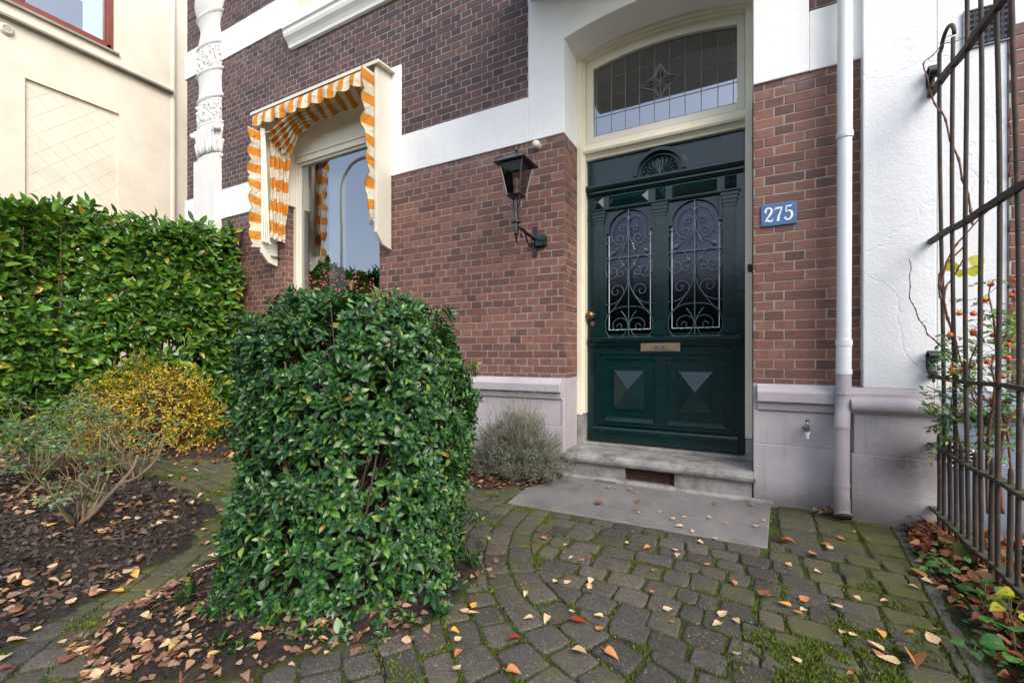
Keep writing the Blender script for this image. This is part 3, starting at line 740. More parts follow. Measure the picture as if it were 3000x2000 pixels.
# pilasters
for x0, x1 in ((-1.134, -1.056), (-.638, -.558), (-.14, -.062)):
    w_ = x1-x0; y = .362
    mb.box(x0, x1, y, D0+.01, 1.112, 2.16)
    for k in range(5):
        xa = x0+.009+k*(w_-.018)/4.0; mb.box(xa-.0042, xa+.0042, y-.007, y+.002, 1.235, 2.0)
    for q, (za, zb) in enumerate(((2.06, 2.085), (2.085, 2.11), (2.11, 2.14), (2.14, 2.161))):
        e = .004+.006*q; mb.box(x0-e, x1+e, y-.004-.006*q, D0, za, zb-.001)
    for q, (za, zb) in enumerate(((1.112, 1.145), (1.146, 1.165), (1.166, 1.178))):
        e = .012-.004*q; mb.box(x0-e, x1+e, y-.014+.003*q, D0, za, zb)
    mb.box(x0-.002, x1+.002, y-.004, D0, 1.18, 1.225)
# fan ornament
fc = (-.6, D0, 2.392)
def halfring(r0, r1, y0, y1, n=36, a0=0, a1=math.pi):
    for i in range(n):
        a, b_ = a0+(a1-a0)*i/n, a0+(a1-a0)*(i+1)/n
        mb.yprism([(fc[0]+r0*math.cos(a), fc[2]+r0*math.sin(a)), (fc[0]+r1*math.cos(a), fc[2]+r1*math.sin(a)), (fc[0]+r1*math.cos(b_), fc[2]+r1*math.sin(b_)), (fc[0]+r0*math.cos(b_), fc[2]+r0*math.sin(b_))], y0, y1)
halfring(.164, .206, .348, D0+.004); halfring(.172, .197, .318, .349); halfring(.202, .216, .360, D0+.004); halfring(.150, .165, .356, D0+.004)
mb.box(fc[0]-.2, fc[0]-.16, .35, D0, 2.388, 2.398); mb.box(fc[0]+.16, fc[0]+.2, .35, D0, 2.388, 2.398)
mb.lathe([(.001, -.02), (.018, -.015), (.018, .015), (.001, .02)], (fc[0], .36, fc[2]+.006), 12)
for k in range(11):
    a = math.pi*(k+.5)/11
    d = Vector((math.cos(a), 0, math.sin(a))); s_ = Vector((-math.sin(a), 0, math.cos(a)))
    out_ = []
    for t in [i/10 for i in range(11)]:
        q = .022+.118*t; hw_ = .004+.0165*math.sin(math.pi*min(1, t*.62))**1.0
        if t > .85: hw_ *= math.sqrt(max(0, 1-((t-.85)/.16)**2))
        out_.append((q, hw_))
    P = [Vector(fc)+d*q+s_*h_+Vector((0, -.010, 0)) for q, h_ in out_]+[Vector(fc)+d*q-s_*h_+Vector((0, -.010, 0)) for q, h_ in out_[::-1]]
    mb.tube(P+[P[0]], .0046, 5)
    mb.tube([Vector(fc)+d*.03+Vector((0, -.004, 0)), Vector(fc)+d*.115+Vector((0, -.006, 0)), Vector(fc)+d*.132+Vector((0, -.002, 0))], [.002, .009, .003], 6)
# lower moulding frame and recessed panels with pyramids
def rectring(x0, x1, z0, z1, wd, y0, y1):
    mb.box(x0, x1, y0, y1, z0, z0+wd); mb.box(x0, x1, y0, y1, z1-wd, z1)
    mb.box(x0, x0+wd, y0, y1, z0+wd, z1-wd); mb.box(x1-wd, x1, y0, y1, z0+wd, z1-wd)
rectring(-1.118, -.08, .37, .98, .016, .356, D0+.002); rectring(-1.102, -.096, .386, .964, .012, .364, D0+.002)
mb.box(-1.09, -1.052, .368, D0+.002, .398, .952); mb.box(-.64, -.552, .368, D0+.002, .398, .952); mb.box(-.126, -.108, .368, D0+.002, .398, .952)
mb.box(-1.052, -.64, .3682, D0+.002, .92, .952); mb.box(-.552, -.126, .3682, D0+.002, .92, .952)
for x0, x1 in ((-1.052, -.64), (-.552, -.126)):
    # bevelled lower lip and panel field
    mb.add([(x0, .356, .398), (x1, .356, .398), (x1, .356, .405), (x0, .356, .405), (x0+.02, D0, .436), (x1-.02, D0, .436)], [(0, 1, 2, 3), (3, 2, 5, 4)])
    cx_ = (x0+x1)/2
    mb.box(cx_-.133, cx_+.133, D0-.008, D0+.002, .505, .838)
    pyr(cx_-.122, cx_+.122, .516, .827, .046, D0-.008, .121)
# kick board
mb.box(-1.155, -.045, .352, D0+.002, .232, .338)
mb.xprism([(D0, .338), (.352, .338), (.362, .352), (D0, .356)], -1.15, -.05)
mb.box(-1.155, -.045, .345, .3515, .31, .334)
door = part('front_door', mb, M['green'], house, bevel=.0032)
# ribbed glass, white glazing strip, iron grilles
for xc in (-.848, -.343):
    pts = [(xc+.18*math.cos(a), 1.985+.18*math.sin(a)) for a in [math.pi*i/16 for i in range(17)]]
    mb = MB(); mb.yprism([(xc+.186, 1.13), (xc+.186, 1.985)]+pts+[(xc-.186, 1.985), (xc-.186, 1.13)], .405, .409)
    part('ribbed_pane', mb, M['ribbed'], door)
    mb = MB()
    mb.box(xc-.172, xc-.167, .399, .4045, 1.165, 1.96); mb.box(xc+.167, xc+.172, .399, .4045, 1.165, 1.96); mb.box(xc-.167, xc+.167, .399, .4045, 1.165, 1.170)
    part('glazing_strip', mb, M['plastic_w'], door)
    # wrought iron: curves drawn on one half and mirrored
    mb = MB(); kx = .192/282; kz = .00075; yg = .372
    def G(x, y): return (x-1197)*kx, 2.155-(y-80)*kz+.11*0
    C = {
     'a': ([(1199, 180), (1250, 150), (1320, 175), (1372, 240), (1398, 320), (1390, 400), (1345, 455), (1290, 458), (1258, 412), (1276, 372), (1318, 366), (1338, 395), (1315, 418), (1300, 405)], .0028, 0),
     'b': ([(1203, 365), (1225, 430), (1270, 475), (1330, 505), (1375, 530)], .003, 0),
     'b2': ([(1203, 350), (1213, 290), (1240, 252), (1283, 247), (1308, 280), (1290, 314), (1256, 305), (1254, 275), (1278, 268), (1290, 285)], .0026, 0),
     'b3': ([(1400, 400), (1430, 435), (1470, 430), (1485, 395), (1468, 362), (1440, 370), (1446, 400), (1462, 402)], .0026, 0),
     'c': ([(1275, 665), (1290, 640), (1325, 605), (1382, 600), (1440, 630), (1478, 690), (1478, 760), (1445, 812), (1390, 832), (1347, 800), (1342, 750), (1372, 715), (1412, 725), (1415, 768), (1385, 772)], .0028, 0),
     'd': ([(1203, 830), (1208, 765), (1240, 715), (1290, 710), (1333, 745), (1325, 797), (1282, 806), (1262, 770), (1286, 755), (1300, 770)], .0028, 0),
     'e': ([(1203, 860), (1222, 940), (1265, 1020), (1320, 1095), (1390, 1180), (1450, 1245), (1482, 1320), (1480, 1400), (1445, 1460), (1388, 1490), (1310, 1490), (1250, 1450), (1207, 1370)], .0032, 0),
     'f': ([(1258, 1010), (1260, 955), (1298, 915), (1358, 915), (1398, 955), (1388, 1000), (1342, 1010), (1320, 975), (1345, 958)], .0028, 0),
     'g': ([(1262, 1015), (1310, 1070), (1385, 1110), (1482, 1120)], .0032, 1),
     'h': ([(1197, 1145), (1300, 1152), (1395, 1185), (1470, 1245)], .003, 0),
     'i': ([(1205, 1345), (1225, 1298), (1278, 1272), (1340, 1282), (1384, 1325), (1383, 1375), (1344, 1408), (1300, 1400), (1281, 1360), (1306, 1334), (1335, 1350), (1336, 1370)], .003, 0),
     'j': ([(1203, 1340), (1228, 1275), (1285, 1195)], .0034, 1)}
    for s_ in (-1, 1):
        for k_, (pts_, rad_, tw) in C.items():
            q = [G(*p_) for p_ in pts_]
            P = spline([(xc+s_*a, yg+(.004 if k_ in 'hj' else 0), z) for a, z in q], 7)
            n_ = len(P)
            if tw: mb.tube(P, [rad_*(1+.45*math.sin(i*2.2)) for i in range(n_)], 6)
            else: mb.tube(P, rad_, 6)
        for (lx_, lz_, dx_, dz_, sz_) in ((1400, 545, .8, -.6, .022), (1262, 690, -.6, -.8, .022), (1255, 500, .4, -.9, .014), (1245, 470, .5, -.8, .012), (1268, 525, .4, -.9, .012)):
            a, z = G(lx_, lz_); d = Vector((s_*dx_, 0, dz_)).normalized(); e = Vector((-d.z, 0, d.x)); c0 = Vector((xc+s_*a, yg-.004, z))
            mb.add([c0-d*sz_, c0+e*sz_*.62, c0+d*sz_, c0-e*sz_*.62, c0-Vector((0, .004, 0)), c0+Vector((0, .004, 0))], [(0, 1, 4), (1, 2, 4), (2, 3, 4), (3, 0, 4), (1, 0, 5), (2, 1, 5), (3, 2, 5), (0, 3, 5)])
    mb.box(xc-.0035, xc+.0035, yg-.002, yg+.005, 1.115, 2.15)
    a, z = G(1197, 600); mb.box(xc-.19, xc+.19, yg+.0055, yg+.0105, z-.0035, z+.0035)
    for yy in (182, 345, 835, 1345):
        a, z = G(1197, yy); mb.box(xc-.009, xc+.009, yg-.006, yg+.0052, z-.014, z+.014)
    part('iron_grille', mb, M['iron_g'], door, smooth=True, auto=40)
mb = MB(); mb.box(-.746, -.447, .350, .3645, .984, 1.05); mb.box(-.718, -.478, .3465, .3505, .994, 1.034)
mb.box(-.718, -.478, .343, .3468, .994, .998)
box_ = part('letterbox', mb, M['brassp'], door, bevel=.0015)
mb = MB(); mb.box(-.664, -.534, .3445, .3463, 1.002, 1.026); stk = part('sticker', mb, M['black_t'], box_)
def text_mesh(body, x, y, z, size, mat, parent, name='lettering', ext=.0006, align='CENTER', bold=0, rotx=90):
    cu = bpy.data.curves.new(name, 'FONT'); cu.body = body; cu.size = size; cu.align_x = align; cu.align_y = 'CENTER'; cu.extrude = ext; cu.offset = bold
    o_ = bpy.data.objects.new(name, cu); col.objects.link(o_); bpy.context.view_layer.update()
    dg = bpy.context.evaluated_depsgraph_get(); me = bpy.data.meshes.new_from_object(o_.evaluated_get(dg)); bpy.data.objects.remove(o_)
    co_ = np.empty(len(me.vertices)*3); me.vertices.foreach_get('co', co_); co_ = co_.reshape(-1, 3)
    return me, co_
def put_text(body, x, y, z, sx, sz, mat, mbt):
    me, c_ = text_mesh(body, 0, 0, 0, 1, None, None)
    w0 = c_[:, 0].max()-c_[:, 0].min(); h0 = c_[:, 1].max()-c_[:, 1].min()
    cxm = (c_[:, 0].max()+c_[:, 0].min())/2; czm = (c_[:, 1].max()+c_[:, 1].min())/2
    vs = [(x+(a-cxm)/w0*sx, y-b3*1.0, z+(b2-czm)/h0*sz) for a, b2, b3 in c_]
    mbt.add(vs, [tuple(p_.vertices) for p_ in me.polygons], mat)
mb = MB(); put_text('NEE', -.647, .3438, 1.014, .028, .017, 0, mb); put_text('NEE', -.551, .3438, 1.014, .028, .017, 0, mb)
put_text('Geen ongeadresseerd', -.599, .3438, 1.021, .05, .0045, 1, mb); put_text('reclamedrukwerk', -.599, .3438, 1.014, .042, .004, 1, mb); put_text('en geen huis-aan-huisbladen', -.599, .3438, 1.0065, .058, .004, 1, mb)
lt = part('lettering', mb, [M['orange_t'], M['blue_t']], box_)
mb = MB()
kn = (-1.165, .30, 1.292)
prof = [(.0275, -.0), (.03, .008), (.034, .018), (.032, .03), (.022, .04), (.008, .045)]
def ylathe(mb, prof, c, k=18, mi=0):
    vs = []
    for r_, h_ in prof:
        for j in range(k):
            a = 2*math.pi*j/k; vs.append((c[0]+r_*math.cos(a), c[1]-h_, c[2]+r_*math.sin(a)))
    fs = [(i*k+j, i*k+(j+1) % k, (i+1)*k+(j+1) % k, (i+1)*k+j) for i in range(len(prof)-1) for j in range(k)]
    fs += [tuple(range((len(prof)-1)*k, len(prof)*k)), tuple(range(k))[::-1]]
    mb.add(vs, fs, mi)
ylathe(mb, [(.03, 0), (.03, .006), (.013, .01), (.012, .03), (.026, .038), (.034, .05), (.034, .062), (.024, .074), (.006, .079)], (-1.163, .38, 1.292))
part('door_knob', mb, M['brass'], door, smooth=True, auto=50)
mb = MB(); ylathe(mb, [(.021, 0), (.021, .007), (.018, .010), (.01, .0102)], (-1.150, .38, 1.222)); ylathe(mb, [(.008, 0), (.008, .0135)], (-1.150, .38, 1.222), mi=0)
mb.box(-1.1515, -1.1485, .3655, .367, 1.215, 1.229, 1)
part('door_lock', mb, [M['brassp'], M['dark']], door, smooth=True, auto=40)

# --- the ground floor window
mb = MB()
mb.box(-4.722, -4.665, .112, .19, 1.35, 3.62); mb.box(-4.6645, -4.640, .135, .19, 1.40, 3.20); mb.box(-3.30, -3.238, .112, .19, 1.35, 3.62); mb.box(-3.322, -3.3005, .135, .19, 1.40, 3.2)
mb.box(-4.665, -3.30, .11, .19, 3.20, 3.262); mb.box(-4.64, -3.322, .135, .19, 3.176, 3.2)
mb.xprism([(.19, 3.262), (.098, 3.262), (.094, 3.272), (.1, 3.282), (.112, 3.288), (.116, 3.3), (.19, 3.3)], -4.665, -3.30)
mb.box(-4.665, -3.30, .128, .19, 3.3, 3.66); mb.box(-4.665, -3.30, .11, .19, 1.33, 1.40)
mb.box(-4.7205, -4.68, .002, .1115, 2.69, 3.66); mb.box(-3.28, -3.2395, .002, .1115, 2.69, 3.66)
Aw = arch(-4.72, -3.24, 3.6, .1)
mb.yprism(Aw+[(-3.24, 3.768), (-4.72, 3.768)], -.012, .19)
mb.xprism([(.19, 1.28), (-.06, 1.28), (-.06, 1.32), (.11, 1.345), (.19, 1.345)], -4.76, -3.2)
win = part('window', mb, M['creamw'], house, bevel=.003)
mb = MB(); mb.add([(-4.641, .165, 1.39), (-3.321, .165, 1.39), (-3.321, .165, 3.19), (-4.641, .165, 3.19)], [(0, 1, 2, 3)]); part('pane', mb, M['pane'], win)
mb = MB(); mb.box(-4.638, -4.545, .178, .19, 1.40, 3.19); part('inner_frame', mb, M['creamw'], win)
mb = MB(); nn = 60
vs = []
for i in range(nn+1):
    x = -4.47+.28*i/nn; y = .42+.022*math.sin(i*1.05)+.01*math.sin(i*2.3)
    vs += [(x, y, 1.37), (x, y, 3.3)]
mb.add(vs, [(2*i, 2*i+2, 2*i+3, 2*i+1) for i in range(nn)]); part('curtain', mb, M['curtain'], win, smooth=True)
mb = MB(); mb.box(-5.2, -2.6, 1.9, 1.95, 1, 3.9); mb.box(-5.25, -5.2, .41, 1.9, 1, 3.9); mb.box(-2.6, -2.55, .41, 1.9, 1, 3.9); mb.box(-5.2, -2.6, .41, 1.9, 3.85, 3.9); mb.box(-5.2, -2.6, .41, 1.9, .95, 1)
part('room_interior', mb, M['dark'], house)
# upper window sill and apron
mb = MB()
sp = [(.04, 4.44), (-.035, 4.44), (-.04, 4.47), (-.06, 4.5), (-.095, 4.53), (-.108, 4.56), (-.108, 4.60), (-.128, 4.605), (-.128, 4.70), (-.11, 4.712), (.0, 4.748), (.04, 4.748)]
mb.xprism(sp, -4.60, -2.2); part('upper_window_sill', mb, M['white'], house, bevel=.004)
mb = MB(); mb.box(-4.45, -2.4, -.03, -.0145, 4.749, 7.2); part('upper_window_frame', mb, M['creamw'], house)
# balcony above the door: seen mainly as a reflection in the fanlight
mb = MB(); mb.box(-1.56, .34, -1.19, -.015, 3.86, 4.05); mb.box(-1.60, .38, -1.23, -.015, 4.05, 4.12)
for x in (-1.45, .15): mb.xprism([(-.015, 3.86), (-.55, 3.86), (-.5, 3.80), (-.25, 3.74), (-.015, 3.56+.12)], x+.02, x+.1) if False else None
mb.box(-1.50, .28, -1.12, -.02, 3.835, 3.8595)
part('balcony', mb, M['white'], house, bevel=.006)
mb = MB()
for i in range(14): 
    x = -1.5+i*1.78/13; mb.box(x-.01, x+.01, -1.18, -1.16, 4.12, 4.95)
mb.box(-1.53, .31, -1.19, -1.15, 4.95, 4.99)
part('balcony_railing', mb, M['iron'], house)
mb = MB(); mb.box(-1.58, .356, -.0135, .04, 3.856, 7.2); part('upper_wall', mb, M['white'], house)

# --- downpipe
mb = MB(); px_, py_ = .512, -.085
def pipe(P, r, mi): mb.tube(P, r, 20, mi)
pipe([(px_+.012, py_, 7.2), (px_+.004, py_, 2.24)], .038, 0); pipe([(px_+.004, py_, 2.245), (px_, py_, 1.03)], .036, 0); pipe([(px_, py_, 1.035), (px_-.002, py_, .846)], .038, 0)
pipe([(px_+.004, py_, 2.225), (px_+.004, py_, 2.262)], .042, 0); pipe([(px_+.004, py_, 2.236), (px_+.004, py_, 2.243)], .0435, 0)
pipe([(px_, py_, 1.012), (px_, py_, 1.045)], .0415, 0); pipe([(px_, py_, .846), (px_, py_, .872)], .0405, 0)
upper = part('downpipe', mb, M['plastic_w'], house, smooth=True, auto=40)
mb = MB()
pipe([(px_-.002, py_, .86), (px_-.002, py_, .71), (px_-.004, py_-.004, .66), (px_-.012, py_-.03, .60), (px_-.018, py_-.055, .565), (px_-.02, py_-.06, .52), (px_-.02, py_-.06, .07)], .0385, 0)
for z in (.725, .655): pipe([(px_-.003, py_-.002, z), (px_-.003, py_-.002, z+.012)], .0415, 0)
for z in (.535, .20): pipe([(px_-.02, py_-.06, z), (px_-.02, py_-.06, z+.013)], .041, 0)
pipe([(px_-.02, py_-.06, .13), (px_-.02, py_-.06, .065), (px_-.016, py_-.085, .035)], .0415, 0)
lowp = part('lower_pipe', mb, M['plinth'], upper, smooth=True, auto=40)
mb = MB(); mb.tube([(px_-.0165, py_-.083, .038), (px_-.015, py_-.0905, .0265)], .036, 20); part('pipe_mouth', mb, M['dark'], upper)
for z in (1.0, 2.2):
    mb = MB(); mb.tube([(px_, 0, z), (px_, py_, z)], .006, 6); part('pipe_bracket', mb, M['chrome'], house)

# ================================================================== things on the facade
# lantern
lan = thing('wall_lantern', 'black four sided wall lantern with glass panes on an iron arm', 'lantern', (-1.52, 0, 1.76))
LX, LY = -1.52, -.34
mb = MB()
mb.box(LX-.018, LX+.018, -.012, -.001, 1.762, 2.0)
for z in (1.785, 1.975): ylathe(mb, [(.006, 0), (.006, .003)], (LX, -.012, z), 8)
part('wall_plate', mb, M['black'], lan, bevel=.001)
mb = MB()
mb.tube([(LX, -.01, 1.895), (LX, LY, 1.935)], .0125, 6)
mb.tube(spline([(LX, -.03, 1.90), (LX, -.055, 1.845), (LX, -.10, 1.825), (LX, -.155, 1.855), (LX, -.19, 1.91), (LX, -.225, 1.925), (LX, -.262, 1.90), (LX, -.255, 1.865), (LX, -.228, 1.868)], 8), .0075, 6)
mb.tube(spline([(LX, -.02, 1.83), (LX, -.03, 1.88), (LX, -.065, 1.888), (LX, -.08, 1.86), (LX, -.058, 1.845)], 8), .007, 6)
part('scroll_arm', mb, M['black'], lan, smooth=True)
mb = MB()
mb.lathe([(.018, 1.86), (.02, 1.88), (.02, 2.03), (.016, 2.04), (.012, 2.05), (.012, 2.13)], (LX, LY, 0), 8)
mb.lathe([(.02, 1.945), (.034, 1.95), (.034, 1.956), (.02, 1.96)], (LX, LY, 0), 16)
mb.lathe([(.003, 1.795), (.007, 1.80), (.006, 1.825), (.013, 1.835), (.007, 1.845), (.015, 1.857), (.018, 1.862)], (LX, LY, 0), 10)
for sx_, sy_ in ((1, 1), (1, -1), (-1, 1), (-1, -1)):
    P = spline([(LX+sx_*.012, LY+sy_*.012, 2.02), (LX+sx_*.022, LY+sy_*.022, 2.055), (LX+sx_*.05, LY+sy_*.05, 2.075), (LX+sx_*.058, LY+sy_*.058, 2.11), (LX+sx_*.042, LY+sy_*.042, 2.145)], 6)
    mb.tube(P, .0045, 6)
part('lantern_post', mb, M['black'], lan, smooth=True, auto=40)
mb = MB(); zb, zt, hb, ht = 2.147, 2.385, .052, .092
cs = ((-1, -1), (1, -1), (1, 1), (-1, 1))
for sx_, sy_ in cs: mb.tube([(LX+sx_*hb, LY+sy_*hb, zb), (LX+sx_*ht, LY+sy_*ht, zt)], .0062, 4)
for (a, b_) in zip(cs, cs[1:]+cs[:1]):
    mb.tube([(LX+a[0]*hb, LY+a[1]*hb, zb), (LX+b_[0]*hb, LY+b_[1]*hb, zb)], .0062, 4); mb.tube([(LX+a[0]*ht, LY+a[1]*ht, zt-.004), (LX+b_[0]*ht, LY+b_[1]*ht, zt-.004)], .0062, 4)
mb.box(LX-hb, LX+hb, LY-hb, LY+hb, zb-.004, zb)
part('lantern_frame', mb, M['black'], lan)
mb = MB()
e = .128; vs = [(LX+a*e, LY+b_*e, zt-.004) for a, b_ in cs]+[(LX+a*e, LY+b_*e, zt+.002) for a, b_ in cs]+[(LX+a*.03, LY+b_*.03, zt+.068) for a, b_ in cs]
mb.add(vs, [(3, 2, 1, 0)]+[(i, (i+1) % 4, 4+(i+1) % 4, 4+i) for i in range(4)]+[(4+i, 4+(i+1) % 4, 8+(i+1) % 4, 8+i) for i in range(4)]+[(8, 9, 10, 11)])
mb.lathe([(.022, 2.45), (.016, 2.462), (.012, 2.475), (.008, 2.478), (.014, 2.49), (.014, 2.496), (.007, 2.5), (.006, 2.52), (.009, 2.524), (.003, 2.532)], (LX, LY, 0), 10)
part('lantern_roof', mb, M['black'], lan)
for (a, b_) in zip(cs, cs[1:]+cs[:1]):
    mb = MB(); mb.add([(LX+a[0]*hb*.98, LY+a[1]*hb*.98, zb), (LX+b_[0]*hb*.98, LY+b_[1]*hb*.98, zb), (LX+b_[0]*ht*.98, LY+b_[1]*ht*.98, zt), (LX+a[0]*ht*.98, LY+a[1]*ht*.98, zt)], [(0, 1, 2, 3)])
    part('lantern_pane', mb, M['lampglass'], lan)
mb = MB(); mb.lathe([(.016, 2.15), (.016, 2.2)], (LX, LY, 0), 12, mi=0); mb.lathe([(.011, 2.2), (.013, 2.22), (.022, 2.245), (.022, 2.262), (.014, 2.28), (.002, 2.285)], (LX, LY, 0), 14, mi=1)
part('light_bulb', mb, [M['plastic_w'], M['curtain']], lan, smooth=True)
jb = MB(); jb.box(-1.497, -1.415, -.05, -.001, 1.835, 1.917); jb.tube([(-1.415, -.025, 1.885), (-1.405, -.025, 1.885)], .008, 8)
for a in (-1.49, -1.422):
    for b_ in (1.842, 1.91): jb.box(a-.003, a+.003, -.0515, -.0495, b_-.003, b_+.003)
tag(jb.build('junction_box', M['green'], bevel=.006), 'small dark green junction box on brick wall beside the lantern arm', 'junction box')
# dome sensor
mb = MB(); ylathe(mb, [(.026, 0), (.027, .03), (.03, .034), (.031, .05), (.026, .066), (.014, .075), (.003, .078)], (-1.49, -.001, 2.655))
o = mb.build('doorbell_dome', M['plastic_c'], smooth=True); o.data.set_sharp_from_angle(angle=R(50)); tag(o, 'small round cream dome fixed to the bricks above the lantern', 'dome')
# bell push at the right of the frame
mb = MB(); ylathe(mb, [(.016, 0), (.016, .004), (.012, .006)], (.03, .288, 1.588)); ylathe(mb, [(.016, 0), (.016, .004), (.012, .006)], (.03, .288, 1.560))
mb.box(.014, .046, .284, .288, 1.56, 1.588); ylathe(mb, [(.0075, .004), (.0075, .012), (.004, .014)], (.03, .288, 1.574))
tag(mb.build('bell_push', M['rust'], smooth=False), 'oval brown metal bell push on the cream frame right of the door', 'bell push')
# number plate
sign = thing('house_number_sign', 'blue enamel house number sign reading 275 on the brick wall', 'number sign', (.187, 0, 1.79))
mb = MB(); mb.box(.092, .286, -.011, -.004, 1.783, 1.925); mb.box(.0965, .2815, -.0125, -.0112, 1.7875, 1.9205)
for i in range(27):
    z = 1.790+i*.0048; mb.box(.099, .279, -.0132, -.0126, z, z+.0018)
part('plate', mb, M['blueplate'], sign, bevel=.001)
mb = MB()
def stroke(pts, wds, cx_, z0, sc_=1):
    P = spline([(cx_+a*sc_, 0, z0+b2*sc_) for a, b2 in pts], 6); nW = len(P)
    W_ = np.interp(np.linspace(0, 1, nW), np.linspace(0, 1, len(wds)), wds)
    L_, R_ = [], []
    for i in range(nW):
        d = (P[min(i+1, nW-1)]-P[max(i-1, 0)]).normalized(); s_ = Vector((-d.z, 0, d.x))*W_[i]*sc_
        L_.append(P[i]+s_); R_.append(P[i]-s_)
    for i in range(nW-1):
        q = [L_[i], L_[i+1], R_[i+1], R_[i]]
        vs = [(p_.x, -.0165, p_.z) for p_ in q]+[(p_.x, -.0112, p_.z) for p_ in q]
        mb.add(vs, [(3, 2, 1, 0), (4, 5, 6, 7), (0, 1, 5, 4), (2, 3, 7, 6)])
# 2
stroke([(-.018, .068), (-.016, .082), (-.002, .091), (.013, .084), (.016, .068), (.008, .050), (-.006, .030), (-.019, .010)], [.006, .005, .004, .0055, .0065, .006, .004, .003], .134, 1.805)
stroke([(-.02, .006), (-.008, .012), (.006, .006), (.018, .008), (.021, .020)], [.004, .0055, .0055, .004, .002], .134, 1.805)
mb.box(.112, .120, -.0164, -.0111, 1.866, 1.876)
# 7
stroke([(-.019, .072), (-.018, .086)], [.0025, .003], .187, 1.805); stroke([(-.018, .082), (0, .085), (.02, .085)], [.006, .0052, .005], .187, 1.805)
stroke([(.020, .084), (.010, .058), (.001, .03), (-.003, .002)], [.003, .004, .006, .0075], .187, 1.805)
# 5
stroke([(-.013, .088), (.004, .086), (.018, .09)], [.004, .005, .003], .242, 1.808); stroke([(-.013, .088), (-.014, .068), (-.014, .05)], [.003, .003, .003], .242, 1.808)
stroke([(-.014, .049), (0, .058), (.014, .05), (.018, .032), (.012, .012), (-.002, .003), (-.016, .008), (-.018, .02)], [.002, .004, .006, .0068, .006, .0045, .005, .006], .242, 1.808)
part('numeral', mb, M['num'], sign)
for a in (.0985, .2795):
    for b_ in (1.789, 1.919):
        mb = MB(); ylathe(mb, [(.0025, 0), (.0025, .002)], (a, -.0132, b_), 8); part('screw', mb, M['black'], sign)
# outside tap
tap = thing('outside_tap', 'small chrome garden tap on the grey plinth below the number', 'tap', (.335, -.012, .49))
mb = MB(); mb.tube([(.335, -.01, .508), (.335, -.075, .508)], .009, 10); mb.lathe([(.013, .0), (.013, .012), (.009, .016), (.009, .03), (.006, .034)], (.335, -.065, .515), 10)
mb.lathe([(.006, .545), (.011, .55), (.011, .56), (.006, .564)], (.335, -.065, 0), 10); mb.lathe([(.009, .488), (.010, .51)], (.335, -.072, 0), 10)
ylathe(mb, [(.017, 0), (.017, .004), (.011, .006)], (.335, -.011, .508)); part('tap_body', mb, M['chrome'], tap, smooth=True, auto=40)
mb = MB(); mb.lathe([(.014, .478), (.014, .488)], (.335, -.072, 0), 12); mb.lathe([(.0085, .45), (.010, .478)], (.335, -.072, 0), 12); part('hose_connector', mb, M['plastic_w'], tap, smooth=True, auto=40)

# ------------------------------------------------------------------ awning
aw = thing('window_awning', 'folded orange and white striped awning with scalloped edges over the window', 'awning', (-4.0, 0, 2.0))
XL, XR = -4.83, -3.07
mb = MB(); mb.xprism([(-.232, 3.690), (0, 3.706), (0, 3.728), (-.232, 3.712)], -4.99, -3.02)
mb.xprism([(-.24, 3.681), (-.232, 3.681), (-.232, 3.716), (-.24, 3.714)], -4.99, -3.02); part('awning_hood', mb, M['creamw'], aw, bevel=.003)
prof = [(-.208, 3.688), (-.208, 2.115), (-.12, 2.012), (-.012, 1.985), (-.012, 3.70)]
for x0, x1 in ((-4.862, -4.83), (-3.102, XR)):
    mb = MB(); mb.xprism(prof, x0, x1); part('side_board', mb, M['creamw'], aw, bevel=.004)
def cloth(fn, nu, nv, name, uvf):
    mb = MB(); vs = []; 
    for i in range(nu+1):
        for j in range(nv+1):
            vs.append(fn(i/nu, j/nv)); mb.uv[len(vs)-1] = uvf(i/nu, j/nv)
    mb.add(vs, [(i*(nv+1)+j, (i+1)*(nv+1)+j, (i+1)*(nv+1)+j+1, i*(nv+1)+j+1) for i in range(nu) for j in range(nv)])
    return part(name, mb, M['cloth'], aw, smooth=True)
xa, xb = -4.93, -3.16; npair = 9.0
def scal(t, n): return abs(math.sin(math.pi*(t*n)))**.8
def edge_tube(fn, n, name='piping'):
    mb = MB(); mb.tube([fn(i/n) for i in range(n+1)], .0032, 5); return part(name, mb, M['piping'], aw)
def vf(s, t):       # front valance
    x = xa+(xb-xa)*s; h = (.120+.038*scal(s, npair))*t
    sag = .012*math.sin(s*9)+.01*math.sin(s*23)
    y = -.232-.018*math.sin(min(t*2.2, 1)*math.pi*.5)-.014*t*math.sin(s*math.pi*2*npair*1.0)-.012*t*t*math.sin(s*17)
    return (x, y, 3.672-.012*abs(s-.5)+sag*.3-h)
cloth(vf, 220, 8, 'front_valance', lambda s, t: (s*npair*1.3+.1, t)); edge_tube(lambda s: vf(s, 1), 220)
def cornercloth(sgn, x0):   # rounded end of the folded canopy
    def f(s, t):
        a = s*math.pi*.5
        rr = .13+.02*math.sin(t*7)
        return (x0+sgn*(rr*math.sin(a)*.55), -.24+.14*(1-math.cos(a))+.012*math.sin(t*9+s*5), 3.66-(.07+.115*t)*(1-.25*s)-.05*s-.02*math.sin(t*3))
    return f
cloth(cornercloth(-1, -4.925), 14, 10, 'canopy_corner', lambda s, t: (.02+s*.3, t))
def sidef(X, z0, z1, w0, w1, ph, npr=7.0):
    def f(s, t):    # s down the strip, t outward
        z = z0+(z1-z0)*s; wdt = (w0+(w1-w0)*s)*(.74+.26*scal(s+ph, npr))
        return (X+.03*t*math.sin(s*13+ph)*.6+.012*math.sin(s*29)*t, -.205-wdt*t, z-.02*t*math.sin(s*8))
    return f
